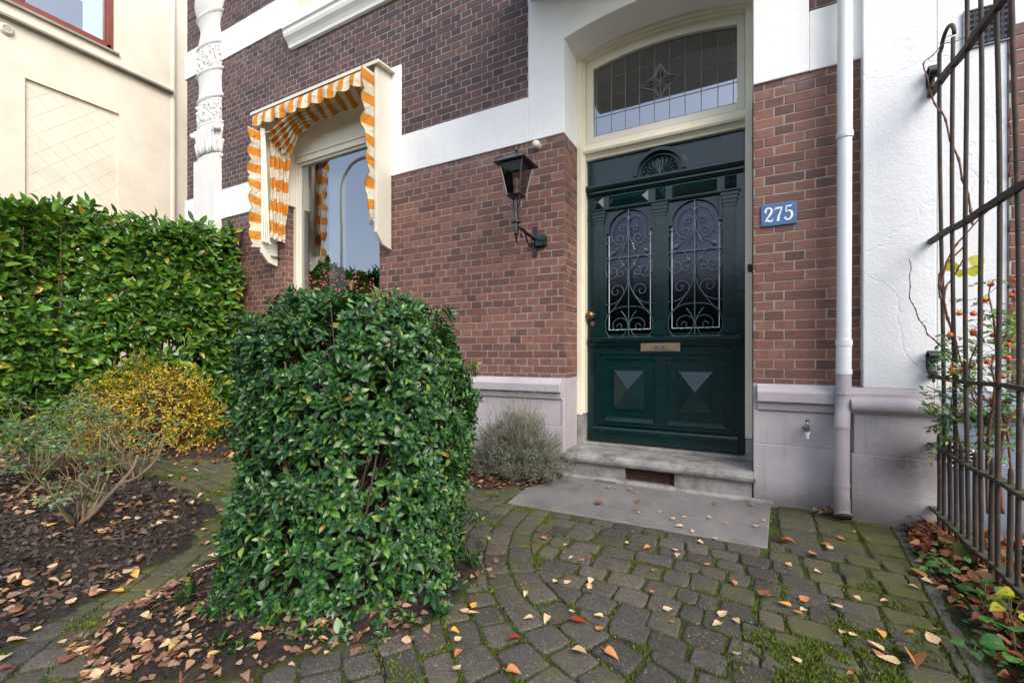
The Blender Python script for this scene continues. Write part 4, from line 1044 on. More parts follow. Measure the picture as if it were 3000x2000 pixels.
fL = sidef(-4.84, 3.47, 2.17, .165, .135, .03); cloth(fL, 160, 8, 'side_valance', lambda s, t: (s*7+.2, t)); edge_tube(lambda s: fL(s, 1), 160)
fR = sidef(-3.105, 3.62, 2.26, .19, .07, .0); cloth(fR, 160, 8, 'side_valance', lambda s, t: (s*7+.1, t)); edge_tube(lambda s: fR(s, 1), 160)
fR2 = sidef(-3.14, 3.64, 3.0, .15, .09, .3)
cloth(lambda s, t: (-3.115-.05*math.sin(t*math.pi)-.02*math.sin(s*20), -.05-.17*t, 3.66-(.55+.2*t)*s), 30, 12, 'canopy_corner', lambda s, t: (s*3.4, t))
# gathered canopy hanging inside the hoops
nf = 5
def drape(s, t):
    # s runs: up the left side, across the top, a little down the right side; t across the gathered width
    L1 = .30
    if s < L1:
        q = s/L1; zt = 2.28+(3.42-2.28)*q; wd = .055+.075*q; x = -4.735+.15*t*(.5+.6*q)+.012*math.sin(q*14+t*9); y = -.17+.13*t+.024*math.sin(t*nf*2*math.pi+q*3)*(.5+.5*q)
        x += .022*math.sin(t*nf*2*math.pi)*(1-.2*q)
        return (x, y, zt-.03*t+.015*math.sin(t*17+q*6))
    q = (s-L1)/(1-L1); x = -4.76+(1.60)*q
    droop = .33*math.exp(-((q-.04)/.17)**2)+.06*math.exp(-((q-.98)/.1)**2)+.05
    a = t*nf*2*math.pi
    z = 3.56-.02*math.sin(q*3)-droop*(.25+.75*t)-.018*math.sin(a+q*7)-.02*math.sin(q*31+t*4)*t
    y = -.215+.16*t+.02*math.cos(a+q*5)
    k = max(0, 1-q/.07); x += .10*t*k; 
    return (x, y, z)
cloth(drape, 240, 40, 'gathered_canopy', lambda s, t: (s*15.5+.35*t*(1 if s > .3 else .1), t))
for side_, X0 in ((1, -4.812), (-1, -3.118)):
    mb = MB()
    for i in range(4):
        mb.tube([(X0+side_*(.004+.022*i), -.205+.010*i, 2.245-.006*i), (X0+side_*(.002+.010*i), -.222+.006*i, 3.50)], .0095, 8)
        mb.tube([(X0+side_*(.004+.022*i)-.004, -.212+.010*i, 2.248-.006*i), (X0+side_*(.004+.022*i)+.004, -.190+.010*i, 2.225-.006*i)], .0125, 8)
    part('folding_arm', mb, M['creamw'], aw, smooth=True, auto=40)
mb = MB(); mb.box(-4.828, -4.80, -.10, -.004, 2.085, 2.10); mb.tube([(-4.81, -.1, 2.098), (-4.81, -.1, 2.11)], .006, 6); part('cleat', mb, M['chrome'], aw)

# ================================================================== NEIGHBOURS
nb = thing('neighbour_house', 'white rendered neighbouring house with blue grey plinth and brick quoin behind the fence', 'house', (1.6, 0, 0))
mb = MB(); mb.box(.9285, 1.203, -.061, .4, .765, 2.66); mb.box(.9285, 3.5, -.061, .4, 2.66, 7.2); part('rendered_wall', mb, M['white_r'], nb, bevel=.004)
mb = MB(); pillar_plinth(.9305, 3.5, 1); part('plinth', mb, [M['plinth_blue'], M['plinth_blue']], nb, bevel=.004)
mb = MB(); bricks(mb, (0, -.075, 0), UX, NY, 1.205, 2.6, .77, 2.655, h=.072, seed=21); mortar_quad(mb, (0, -.075, 0), UX, NY, 1.2045, 2.6, .77, 2.655, .004); mb.box(1.2046, 2.6, -.069, .3, .768, 2.656, 1)
part('brick_quoin', mb, [M['brick'], M['mortar_dark']], nb)
# square air grille high on the wall
mb = MB(); gx0, gx1, gz0, gz1 = 1.03, 1.225, 2.585, 2.79; gy = -.069
for a in ((gx0, gx1, gz0, gz0+.006), (gx0, gx1, gz1-.006, gz1), (gx0, gx0+.006, gz0+.006, gz1-.006), (gx1-.006, gx1, gz0+.006, gz1-.006)): mb.box(a[0], a[1], gy-.004, gy+.003, a[2], a[3])
nx_, nz_ = 7, 6
for i in range(nx_):
    for j in range(nz_):
        cx_ = gx0+.006+(gx1-gx0-.012)*(i+.5)/nx_; cz_ = gz0+.006+(gz1-gz0-.012)*(j+.5)/nz_; hx, hz = (gx1-gx0-.012)/nx_/2, (gz1-gz0-.012)/nz_/2
        P = [(cx_-hx, gy, cz_), (cx_, gy, cz_+hz), (cx_+hx, gy, cz_), (cx_, gy, cz_-hz)]
        mb.tube(P+[P[0]], .0016, 4); mb.tube([(cx_-hx*.5, gy, cz_), (cx_+hx*.5, gy, cz_)], .0018, 4); mb.tube([(cx_, gy, cz_-hz*.5), (cx_, gy, cz_+hz*.5)], .0018, 4)
gr_ = part('air_grille', mb, M['vent'], nb)
mb = MB(); mb.box(gx0+.003, gx1-.003, gy+.003, gy+.006, gz0+.003, gz1-.003); part('grille_shaft', mb, M['dark'], gr_)
# round ornamental vent in the plinth
mb = MB(); vc = (1.0, 0, .425); yv = -.112
mb.tube([(vc[0]+.062*math.cos(2*math.pi*i/28), yv, vc[2]+.062*math.sin(2*math.pi*i/28)) for i in range(29)], .006, 6)
for i in range(16):
    a = 2*math.pi*i/16; mb.tube([(vc[0]+.035*math.cos(a), yv, vc[2]+.035*math.sin(a)), (vc[0]+.06*math.cos(a), yv, vc[2]+.06*math.sin(a))], .003, 4)
mb.tube([(vc[0]+.036*math.cos(2*math.pi*i/20), yv, vc[2]+.036*math.sin(2*math.pi*i/20)) for i in range(21)], .004, 5)
for i in range(6):
    a = math.pi*i/6; mb.tube([(vc[0]-.034*math.cos(a), yv, vc[2]-.034*math.sin(a)), (vc[0]+.034*math.cos(a), yv, vc[2]+.034*math.sin(a))], .0028, 4)
rv = part('round_vent', mb, M['curtain'], nb)
mb = MB(); ylathe(mb, [(.06, 0), (.06, .003)], (vc[0], -.105, vc[2])); part('vent_shaft', mb, M['dark'], rv)

# beige neighbour at the left: its flank runs away from the street at X = -9
bb = thing('beige_building', 'beige rendered neighbouring building with red brown window frame behind the hedge', 'building', (-9, -1, 0))
BX = -9.0
mb = MB()
def bwall(y0, y1, z0, z1, x=BX, t=.25): mb.box(x-t, x, y0, y1, z0, z1)
bwall(-2.4, -1.0, 0, 5.56); bwall(.06, .787, 0, 5.56); bwall(-1.0, .06, 0, 3.0); bwall(-1.0, .06, 4.87, 5.56)
bwall(-2.4, -2.1, 5.56, 8); bwall(-2.1, -.0, 5.56, 5.80); bwall(.0, .787, 5.56, 8); bwall(-2.1, 0, 7.0, 8)
mb.box(BX-.3, BX-.04, -1.0, .06, 2.9, 4.9)
bwall(.86, 4.5, 0, 8, BX-.06)
part('rendered_wall', mb, M['beige'], bb)
# diagonal grooves in the recessed panel: fine raised seams between tiles
mb = MB()
for k in range(-14, 16):
    for s_ in (-1, 1):
        c0 = 3.95+k*.27+.05; P = []
        for t in np.linspace(-1.0, .06, 40):
            z = c0+s_*(t+.47)
            if 3.0 < z < 4.87: P.append((BX-.0395, t, z))
        if len(P) > 1: mb.tube([P[0], P[-1]], .0028, 4)
part('panel_groove', mb, M['groove'], bb)
mb = MB(); mb.lathe([(.045, 0), (.045, 8)], (BX-.02, .825, 0), 14); mb.box(BX-.12, BX-.02, .787, .862, 0, 8); part('corner_strip', mb, M['beige'], bb, smooth=True, auto=40)
mb = MB(); mb.prism([(BX-.02, 5.56), (BX+.09, 5.575), (BX+.09, 5.61), (BX+.06, 5.625), (BX-.02, 5.66)], lambda u, v, t: (u, t, v), -2.4, .80); part('ledge', mb, M['ledge'], bb, bevel=.004)
mb = MB(); mb.prism([(BX-.06, 5.80), (BX+.05, 5.80), (BX+.05, 5.835), (BX-.06, 5.86)], lambda u, v, t: (u, t, v), -2.2, .05); part('window_sill', mb, M['ledge'], bb, bevel=.003)
mb = MB()
for a in ((-1.98, -.03, 5.86, 5.93), (-1.98, -.03, 6.93, 7.0)): mb.box(BX-.12, BX-.03, *a)
for a in ((-2.06, -1.98, 5.86, 7.0), (-.08, -.0, 5.86, 7.0), (-1.08, -1.02, 5.93, 6.93)): mb.box(BX-.12, BX-.03, *a)
for a in ((-1.02, -.08),): 
    mb.box(BX-.10, BX-.045, a[0], a[1], 5.93, 5.965); mb.box(BX-.10, BX-.045, a[1]-.035, a[1], 5.965, 6.93); mb.box(BX-.10, BX-.045, a[0], a[0]+.035, 5.965, 6.93)
bw = part('window_frame', mb, M['redframe'], bb, bevel=.003)
mb = MB(); mb.add([(BX-.085, -2, 5.92), (BX-.085, -.05, 5.92), (BX-.085, -.05, 6.95), (BX-.085, -2, 6.95)], [(0, 1, 2, 3)]); part('pane', mb, M['pane'], bw)
mb = MB(); mb.box(BX-1.2, BX-.24, -2.1, 0.0, 5.7, 5.75); mb.box(BX-1.25, BX-1.2, -2.1, 0, 5.7, 7.1); part('room_interior', mb, M['dark'], bb)
bv = MB(); prof = [(.075, 0), (.075, .02), (.05, .05), (.045, .05)]
vs = []
for r_, h_ in prof:
    for j in range(20): a = 2*math.pi*j/20; vs.append((BX+h_, -1.18+r_*math.cos(a), 5.43+r_*math.sin(a)))
bv.add(vs, [(i*20+j, i*20+(j+1) % 20, (i+1)*20+(j+1) % 20, (i+1)*20+j) for i in range(3) for j in range(20)], 0)
for k in range(-3, 4): bv.box(BX+.03, BX+.045, -1.23, -1.13, 5.43+k*.013-.003, 5.43+k*.013+.003, 0)
part('round_vent', bv, M['creamw'], bb, smooth=False)

# ================================================================== GROUND
def smooth(x): x = np.clip(x, 0, 1); return x*x*(3-2*x)
def sdf(poly, X, Y):
    """signed distance, positive inside"""
    poly = np.array(poly); n = len(poly); d = np.full(X.shape, 1e9); inside = np.zeros(X.shape, bool)
    for i in range(n):
        a = poly[i]; b_ = poly[(i+1) % n]; e = b_-a
        t = np.clip(((X-a[0])*e[0]+(Y-a[1])*e[1])/(e@e), 0, 1)
        d = np.minimum(d, np.hypot(X-a[0]-t*e[0], Y-a[1]-t*e[1]))
        c_ = ((a[1] > Y) != (b_[1] > Y)) & (X < (b_[0]-a[0])*(Y-a[1])/((b_[1]-a[1])+1e-12)+a[0])
        inside ^= c_
    return np.where(inside, d, -d)
bed_rose = [(-2.12, -2.80), (-2.19, -2.68), (-2.28, -2.49), (-2.41, -2.22), (-2.62, -1.97), (-2.85, -1.80), (-3.15, -1.68), (-3.6, -1.58), (-4.2, -1.56), (-5.2, -1.62), (-7, -1.9), (-7, -4.2), (-2.3, -4.2), (-2.1, -3.4)]
bed_shrub = [(-1.95, -2.60), (-1.62, -2.70), (-1.38, -2.52), (-1.18, -2.28), (-1.03, -2.08), (-.98, -1.85), (-1.03, -1.6), (-1.25, -1.45), (-1.7, -1.38), (-2.1, -1.45), (-2.3, -1.75), (-2.2, -2.1)]
bed_wall = [(-1.28, .1), (-1.28, -.16), (-1.45, -.46), (-1.62, -.6), (-2.2, -.62), (-3.2, -.6), (-4.0, -.75), (-4.6, -1.18), (-5.4, -1.3), (-7.5, -1.35), (-7.5, .1)]
bed_right = [(.80, .1), (.80, -.1), (.755, -.6), (.70, -1.2), (.66, -1.8), (.62, -2.6), (.6, -4), (3.4, -4), (3.4, .1)]
beds = [bed_rose, bed_shrub, bed_wall, bed_right]
slab = [(-1.36, -.775), (.098, -.752), (.144, -.035), (-1.262, -.035), (-1.262, -.13), (-1.395, -.44)]
gx_ = np.arange(-8, 2.6, .025); gy_ = np.arange(-4.2, .12, .025)
GX, GY = np.meshgrid(gx_, gy_)
def n2(X, Y, s, seed=0):
    out_ = np.empty(X.shape); f = out_.ravel()
    for i, (a, b_) in enumerate(zip(X.ravel(), Y.ravel())): f[i] = mn.noise((a*s+seed, b_*s, seed*.7))
    return out_
SD = np.maximum.reduce([sdf(b_, GX, GY) for b_ in beds])
NL = n2(GX, GY, 3.0, 1); NF = n2(GX, GY, 17, 2); NM = n2(GX, GY, 55, 3)
SDn = SD+NL*.05+NF*.02
HGT = -.0075+smooth((SDn+.05)/.09)*.026+(NF*.0025+NM*.0015)+np.where(SDn > 0, 1, .0)*(NF*.012+NM*.008+NL*.012)
sr = sdf(bed_rose, GX, GY); HGT += smooth(sr/.8)*.04
sb = sdf(bed_shrub, GX, GY); HGT += smooth(sb/.5)*.03
def gheight(x, y):
    i = min(max((x+8)/.025, 0), len(gx_)-2); j = min(max((y+4.2)/.025, 0), len(gy_)-2)
    a, b_ = int(i), int(j); fi, fj = i-a, j-b_
    h = HGT[b_, a]*(1-fi)*(1-fj)+HGT[b_, a+1]*fi*(1-fj)+HGT[b_+1, a]*(1-fi)*fj+HGT[b_+1, a+1]*fi*fj
    return h
ny, nx = GX.shape
V = np.stack([GX, GY, HGT], -1).reshape(-1, 3)
me = bpy.data.meshes.new('garden_soil')
ii = (np.arange(ny-1)[:, None]*nx+np.arange(nx-1)[None, :]).ravel()
F = np.stack([ii, ii+1, ii+nx+1, ii+nx], -1)
me.vertices.add(len(V)); me.vertices.foreach_set('co', V.ravel()); me.loops.add(F.size); me.polygons.add(len(F))
me.loops.foreach_set('vertex_index', F.ravel().astype(np.int32)); me.polygons.foreach_set('loop_start', np.arange(0, F.size, 4, dtype=np.int32))
me.update(calc_edges=True); me.shade_smooth()
# soil in the beds, mossy grit in the joints
m, n, l, b = newmat('soil_and_joint'); p = pos(n)
z = xyz(n, l, p)[2]
t1 = noise(n, l, 30, 8, .75, p); t2 = noise(n, l, 120, 4, .7, p)
soilc = ramp(n, [(.3, (.015, .011, .008)), (.5, (.042, .030, .021)), (.7, (.11, .08, .055))]); l.new(t1.outputs[0], soilc.inputs[0])
g = noise(n, l, 5, 6, .7, p)
jc = ramp(n, [(.33, (.022, .018, .012)), (.45, (.05, .06, .012)), (.6, (.085, .125, .010))]); l.new(g.outputs[0], jc.inputs[0])
c = mixc(n, l, jc.outputs[0], soilc.outputs[0], mrange(n, l, z, .001, .010))
l.new(c, b.inputs['Base Color']); b.inputs['Roughness'].default_value = .95
nb_ = bump(n, l, t1.outputs[0], 1, .02, b); bump(n, l, t2.outputs[0], 1, .006, b, nb_)
me.materials.append(m)
go = bpy.data.objects.new('garden_soil', me); col.objects.link(go); go['kind'] = 'structure'

mb = MB(); mb.add([(-150, -150, -.06), (150, -150, -.06), (150, 150, -.06), (-150, 150, -.06)], [(0, 1, 2, 3)])
o = mb.build('ground', M['asphalt']); o['kind'] = 'structure'

# pavers -------------------------------------------------------------
def clip(poly, a, nrm):
    out_ = []
    for i in range(len(poly)):
        p_, q_ = poly[i], poly[(i+1) % len(poly)]
        dp = (p_[0]-a[0])*nrm[0]+(p_[1]-a[1])*nrm[1]; dq = (q_[0]-a[0])*nrm[0]+(q_[1]-a[1])*nrm[1]
        if dp >= 0: out_.append(p_)
        if (dp >= 0) != (dq >= 0):
            t = dp/(dp-dq); out_.append((p_[0]+(q_[0]-p_[0])*t, p_[1]+(q_[1]-p_[1])*t))
    return out_
def area(P): return .5*abs(sum(P[i][0]*P[(i+1) % len(P)][1]-P[(i+1) % len(P)][0]*P[i][1] for i in range(len(P))))
S0, S1 = (-1.044, -.80), (-.28, -1.90)          # mitre between the two laying directions
sdv = ((S1[0]-S0[0]), (S1[1]-S0[1])); sl_ = math.hypot(*sdv); sn = (-sdv[1]/sl_, sdv[0]/sl_)   # normal towards the right hand region
if sn[0] < 0: sn = (-sn[0], -sn[1])
pavers = []
rp = random.Random(11)
def lay(origin, ang, ru, rv, nu, nv, regionclip, wob=0, bond=.5, stack=False, bend=0):
    ca, sa = math.cos(ang), math.sin(ang)
    for j in range(-nv, nv):
        off = 0 if stack else ((j % 2)*bond+rp.uniform(-.12, .12))*ru
        u = -nu*ru+off
        while u < nu*ru:
            wd = ru if stack else ru*rp.choice((.72, .9, 1, 1, 1.08, 1.2))
            g_ = rp.uniform(.0045, .009); u0, u1 = u+g_, u+wd-g_; v0, v1 = j*rv+g_, (j+1)*rv-g_; u += wd
            pts = [(u0, v0), (u1, v0), (u1, v1), (u0, v1)]
            pts = [(a+rp.uniform(-.006, .006), b2+rp.uniform(-.006, .006)) for a, b2 in pts]
            P = []
            for a, b2 in pts:
                b3 = b2+bend*a*a+wob*math.sin(a*3.1+j)
                P.append((origin[0]+a*ca-b3*sa, origin[1]+a*sa+b3*ca))
            cx_ = sum(q[0] for q in P)/4; cy_ = sum(q[1] for q in P)/4
            if not regionclip: pavers.append(P); continue
            P = regionclip(P, cx_, cy_)
            if P and len(P) > 2 and area(P) > .0022: pavers.append(P)
def shrink(P, e):
    cx_ = sum(q[0] for q in P)/len(P); cy_ = sum(q[1] for q in P)/len(P)
    return [(cx_+(x-cx_)*(1-e), cy_+(y-cy_)*(1-e)) for x, y in P]
kline = lambda y: .722-.09*(-y-.1) if y > -4 else .4          # line where the edging starts
def common(P, cx_, cy_):
    if cy_ < -3.7 or cy_ > .0: return None
    for i in range(len(slab)):
        a, b2 = slab[i], slab[(i+1) % len(slab)]; ex, ey = b2[0]-a[0], b2[1]-a[1]; L_ = math.hypot(ex, ey); nn_ = (ey/L_, -ex/L_)   # outward normal (ccw polygon)
        if (cx_-a[0])*nn_[0]+(cy_-a[1])*nn_[1] > 0:
            mx_, my_ = (a[0]+b2[0])/2, (a[1]+b2[1])/2
            if -1.5 < cx_ < .25 and cy_ > -.95:
                # only clip by the edge this paver actually faces
                t = ((cx_-a[0])*ex+(cy_-a[1])*ey)/(L_*L_)
                if -.1 < t < 1.1: P = clip(P, (a[0]+nn_[0]*.008, a[1]+nn_[1]*.008), nn_)
    if len(P) < 3: return None
    if sdf(slab, np.array([cx_]), np.array([cy_]))[0] > -.0: return None
    return P
def right_region(P, x, y):
    if x > .15 and y > -.70: return None
    P = right_of_rings(P, x, y)
    if not P or len(P) < 3: return None
    a = (.722-.004, -.1); d = (-.09, -1); nk = (-.996, .0896)
    P = clip(P, a, nk)
    if len(P) < 3: return None
    return common(P, x, y)
RC = (.10, -.79); RR = 1.145        # the curved courses run round this point
def right_of_rings(P, x, y):
    d = math.hypot(x-RC[0], y-RC[1])
    if d > RR+.02: return None
    if d > RR-.16:
        nn_ = ((RC[0]-x)/d, (RC[1]-y)/d); P = clip(P, (RC[0]-nn_[0]*(RR-.004), RC[1]-nn_[1]*(RR-.004)), nn_)
    return P
def left_region(P, x, y):
    if y > -1.5 and x < -1.9 or (x < -1.9 and y > -1.95+(-x-1.9)*.2): return None
    if x < -3.2: return None
    s_ = max(sdf(b2, np.array([x]), np.array([y]))[0] for b2 in beds[:3])
    if s_ > .10: return None
    return common(P, x, y)
def lay_rings():
    k = 0; r = RR
    while r < 3.6:
        w0 = rp.uniform(.108, .122); th = R(150)+rp.uniform(0, .12/r)
        while th < R(318):
            wd = .12*rp.choice((.85, .95, 1, 1, 1.08, 1.18))/r; g_ = rp.uniform(.004, .0075)
            P = []
            for rr_, tt in ((r+g_, th+g_/r), (r+g_, th+wd-g_/r), (r+w0-g_, th+wd-g_/r), (r+w0-g_, th+g_/r)):
                tt2 = tt+.02*math.sin(r*5); P.append((RC[0]+rr_*math.cos(tt2)+rp.uniform(-.005, .005), RC[1]+rr_*math.sin(tt2)+rp.uniform(-.005, .005)))
            th += wd
            a, b2 = (.718, -.1), (-.996, .0896)
            cx_ = sum(q[0] for q in P)/4; cy_ = sum(q[1] for q in P)/4
            P = clip(P, a, b2)
            if len(P) < 3: continue
            P = left_region(P, cx_, cy_)
            if P and len(P) > 2 and area(P) > .0022: pavers.append(P)
        r += w0
def back_region(P, x, y):
    if not (x < -1.9 and (y > -1.5 or y > -1.95+(-x-1.9)*.2)): return None
    s_ = max(sdf(b2, np.array([x]), np.array([y]))[0] for b2 in beds[:3])
    if s_ > .10: return None
    return common(P, x, y)
def strip_region(P, x, y):
    if not (x > .15 and y > -.70): return None
    P = clip(P, (.722-.004, -.1), (-.996, .0896))
    if len(P) < 3: return None
    return P if y < .02 else None
lay((0, -.76), R(-1.2), .132, .118, 26, 32, right_region, wob=.004)
lay_rings()
lay((-3, -1.2), R(-2), .2, .11, 30, 30, back_region, wob=.01)
lay((.155, -.70), R(-1.5), .185, .142, 6, 12, strip_region, stack=True)
def warp(x, y):
    f = min(max((-.80-y)/.25, 0), 1) if x > -1.45 else 1.0
    f *= min(max((.45-x)/.4, 0), 1)
    return (x+f*(.055*mn.noise((x*1.5, y*1.5, 8.0))+.022*mn.noise((x*4, y*4, 1.0))), y+f*(.055*mn.noise((x*1.5+9, y*1.5, 4.0))+.02*mn.noise((x*4+5, y*4, 6.0))))
pavers = [[warp(*q) for q in P] for P in pavers]
mb = MB()
mask_n = .01; mxs = np.arange(-3.3, .8, mask_n); mys = np.arange(-3.0, .1, mask_n)
pmask = np.zeros((len(mys), len(mxs)), bool)
for P in pavers:
    n_ = len(P); cx_ = sum(q[0] for q in P)/n_; cy_ = sum(q[1] for q in P)/n_
    tx, ty = rp.uniform(-.018, .018), rp.uniform(-.018, .018); h0 = rp.uniform(-.0045, .003)
    # round the corners and wobble the edges
    Q = []
    for i in range(n_):
        p0, p1, p2 = P[i-1], P[i], P[(i+1) % n_]
        d0 = math.hypot(p1[0]-p0[0], p1[1]-p0[1]); d2 = math.hypot(p1[0]-p2[0], p1[1]-p2[1])
        r0 = min(.016, d0*.3); r2 = min(.016, d2*.3)
        a = (p1[0]+(p0[0]-p1[0])/max(d0, 1e-6)*r0, p1[1]+(p0[1]-p1[1])/max(d0, 1e-6)*r0)
        c_ = (p1[0]+(p2[0]-p1[0])/max(d2, 1e-6)*r2, p1[1]+(p2[1]-p1[1])/max(d2, 1e-6)*r2)
        mid_ = ((a[0]+c_[0])*.25+p1[0]*.5, (a[1]+c_[1])*.25+p1[1]*.5)
        e1 = (p1[0]*.5+p2[0]*.5+rp.uniform(-.003, .003), p1[1]*.5+p2[1]*.5+rp.uniform(-.003, .003))
        Q += [a, mid_, c_, e1]
    rings = []
    for sc2, dz in ((1.0, -.05), (1.0, -.007), (.982, -.0022), (.95, 0.0), (.80, .0008)):
        rings.append([(cx_+(x-cx_)*sc2, cy_+(y-cy_)*sc2, h0+dz+(x-cx_)*tx+(y-cy_)*ty) for x, y in Q])
    k_ = len(Q); vs = [v_ for r_ in rings for v_ in r_]
    fs = [(i*k_+j, i*k_+(j+1) % k_, (i+1)*k_+(j+1) % k_, (i+1)*k_+j) for i in range(4) for j in range(k_)]+[tuple(range(4*k_, 5*k_))]
    # orientation
    ar = sum(Q[i][0]*Q[(i+1) % k_][1]-Q[(i+1) % k_][0]*Q[i][1] for i in range(k_))
    if ar < 0: fs = [f[::-1] for f in fs]
    mb.add(vs, fs)
    bx0, bx1 = min(q[0] for q in P), max(q[0] for q in P); by0, by1 = min(q[1] for q in P), max(q[1] for q in P)
    i0, i1 = np.searchsorted(mxs, (bx0, bx1)); j0, j1 = np.searchsorted(mys, (by0, by1))
    if i1 > i0 and j1 > j0:
        X_, Y_ = np.meshgrid(mxs[i0:i1], mys[j0:j1]); pmask[j0:j1, i0:i1] |= sdf(P, X_, Y_) > -.002
o = mb.build('paved_path', M['paver'], smooth=True); o['kind'] = 'structure'; o.data.set_sharp_from_angle(angle=R(50))
# edging stones along the fence side
mb = MB(); y = -.02
while y > -3.6:
    L_ = rp.uniform(.17, .24); y2 = y-L_+.008
    xa_, xb_ = kline(y)+.002, kline(y2)+.002
    mb.add([(xa_, y, -.08), (xa_+.085, y, -.08), (xb_+.085, y2, -.08), (xb_, y2, -.08), (xa_, y, -.002), (xa_+.078, y, -.004), (xb_+.078, y2, -.004), (xb_, y2, -.002)],
           [(3, 2, 1, 0), (4, 5, 6, 7), (0, 1, 5, 4), (1, 2, 6, 5), (2, 3, 7, 6), (3, 0, 4, 7)]); y -= L_
o = mb.build('edging_kerb', M['edging'], bevel=.006); o['kind'] = 'structure'
# big stone slab before the step
mb = MB(); mb.zprism([(x, y) for x, y in slab], -.06, .004)
o = mb.build('stone_slab', M['slab'], bevel=.006); o['kind'] = 'structure'
mb = MB(); mb.box(.06, .80, -.036, .3, -.08, -.005); mb.box(-1.0, -.84, -.062, -.03, -.05, .018)
o = mb.build('foundation_edge', M['edging'], bevel=.008); o['kind'] = 'structure'

# ------------------------------------------------------------------ helpers for scattering
def inpoly_pts(poly, k, margin=0.0):
    poly = np.array(poly); lo = poly.min(0); hi = poly.max(0); out_ = []
    while len(out_) < k:
        q = rng.uniform(lo, hi, (k*3, 2)); s_ = sdf(poly, q[:, 0], q[:, 1]); q = q[s_ > margin]; out_ += list(q)
    return np.array(out_[:k])
def flat_leaves(name, pts, size, mat, kind='birch', lift=.006, tilt=.35, curl=.15, fold=.25, zf=None):
    k = len(pts); a = rng.uniform(0, 2*math.pi, k)
    D = np.stack([np.cos(a), np.sin(a), rng.normal(0, tilt*.5, k)], -1)
    N = np.stack([rng.normal(0, tilt, k), rng.normal(0, tilt, k), np.ones(k)], -1)
    z = np.array([gheight(x, y) for x, y in pts])+lift*rng.uniform(.3, 1.6, k)
    if zf is not None: z = np.maximum(z, zf)
    P = np.column_stack([pts, z])
    return leaves(name, P, D, N, rng.uniform(size[0], size[1], k), .8, mat, None, kind, fold, curl, .3)
# bark chips and litter
vis_rose = [(-2.10, -2.85), (-2.27, -2.52), (-2.42, -2.23), (-2.62, -1.98), (-3.15, -1.69), (-4.2, -1.58), (-6.6, -1.8), (-6.6, -3.2), (-2.2, -3.2)]
P = inpoly_pts(vis_rose, 15000, .0)
o = flat_leaves('bark_mulch', P, (.008, .026), M['bark'], 'round', .006, .8, .1, .1); tag(o, 'dark bark mulch covering the rose bed', 'mulch', kind='stuff')
P = np.vstack([inpoly_pts([(-1.95, -2.60), (-1.62, -2.72), (-1.05, -2.1), (-1.0, -1.7), (-2.2, -1.9)], 2600, -.02), inpoly_pts(vis_rose, 2500, .0), inpoly_pts([(.76, -.1), (.66, -1.7), (1.5, -1.7), (1.5, -.1)], 900)])
o = flat_leaves('soil_crumbs', P, (.004, .014), M['bark'], 'round', .004, 1.2, .1, .1); tag(o, 'loose crumbs of dark soil and grit on the beds', 'soil crumbs', kind='stuff')
dens = lambda P, s, th: P[np.array([mn.noise((x*s, y*s, 3.3)) for x, y in P]) > th]
P = dens(inpoly_pts(vis_rose, 2600, -.03), 2.2, -.08)
nearfront = P[rng.random(len(P)) < np.clip((-P[:, 1]-1.4)/1.1, .25, 1)]
o = flat_leaves('leaf_litter', nearfront, (.022, .052), M['litter_bed'], 'birch', .022, .35); tag(o, 'brown and tan dead leaves strewn over the rose bed', 'leaf litter', kind='stuff')
P = inpoly_pts([(-2.0, -2.62), (-1.6, -2.72), (-1.1, -2.25), (-.95, -1.95), (-1.0, -1.5), (-2.2, -1.6)], 520, -.03)
fr_ = P[(sdf(bed_shrub, P[:, 0], P[:, 1]) < .5)]
o = flat_leaves('leaf_litter', fr_[:330], (.018, .038), M['litter'], 'birch', .014, .5); tag(o, 'curled dead leaves heaped under the clipped shrub', 'leaf litter', kind='stuff')
P = np.vstack([dens(inpoly_pts([(-2.1, -2.2), (-2.12, -2.62), (-1.75, -2.85), (-1.45, -2.62), (-1.6, -2.3), (-1.85, -2.1)], 430), 6, -.02), inpoly_pts([(-1.6, -2.62), (-1.35, -2.55), (-1.0, -2.1), (-1.1, -2.0), (-1.5, -2.4)], 90)])
o = flat_leaves('leaf_litter', P, (.018, .040), M['litter_bed'], 'birch', .014, .28); tag(o, 'drift of pale brown dead leaves left of the clipped shrub', 'leaf litter', kind='stuff')
P = inpoly_pts([(-1.28, -.02), (-1.28, -.14), (-1.42, -.47), (-1.62, -.62), (-2.3, -.66), (-2.3, -.02)], 420, -.01)
o = flat_leaves('leaf_litter', P, (.02, .045), M['litter_red'], 'birch', .014, .4); tag(o, 'reddish dead leaves around the lavender', 'leaf litter', kind='stuff')
P = inpoly_pts([(-4.4, -1.25), (-6.2, -1.3), (-6.2, -.2), (-3.2, -.2), (-3.2, -.6)], 900)
o = flat_leaves('leaf_litter', P, (.025, .05), M['litter_red'], 'birch', .016, .4); tag(o, 'dead leaves on the soil below the hedge and the yellow shrub', 'leaf litter', kind='stuff')
P = np.vstack([inpoly_pts([(.78, -.02), (.78, -.6), (1.0, -.5), (1.0, -.02)], 330, -.01), inpoly_pts([(.73, -.3), (.68, -1.5), (1.6, -1.6), (1.6, -.05)], 1500)])
o = flat_leaves('leaf_litter', P, (.028, .062), M['litter_red'], 'birch', .03, .55, .2, .35); tag(o, 'heap of rust brown leaves at the foot of the iron fence', 'leaf litter', kind='stuff')

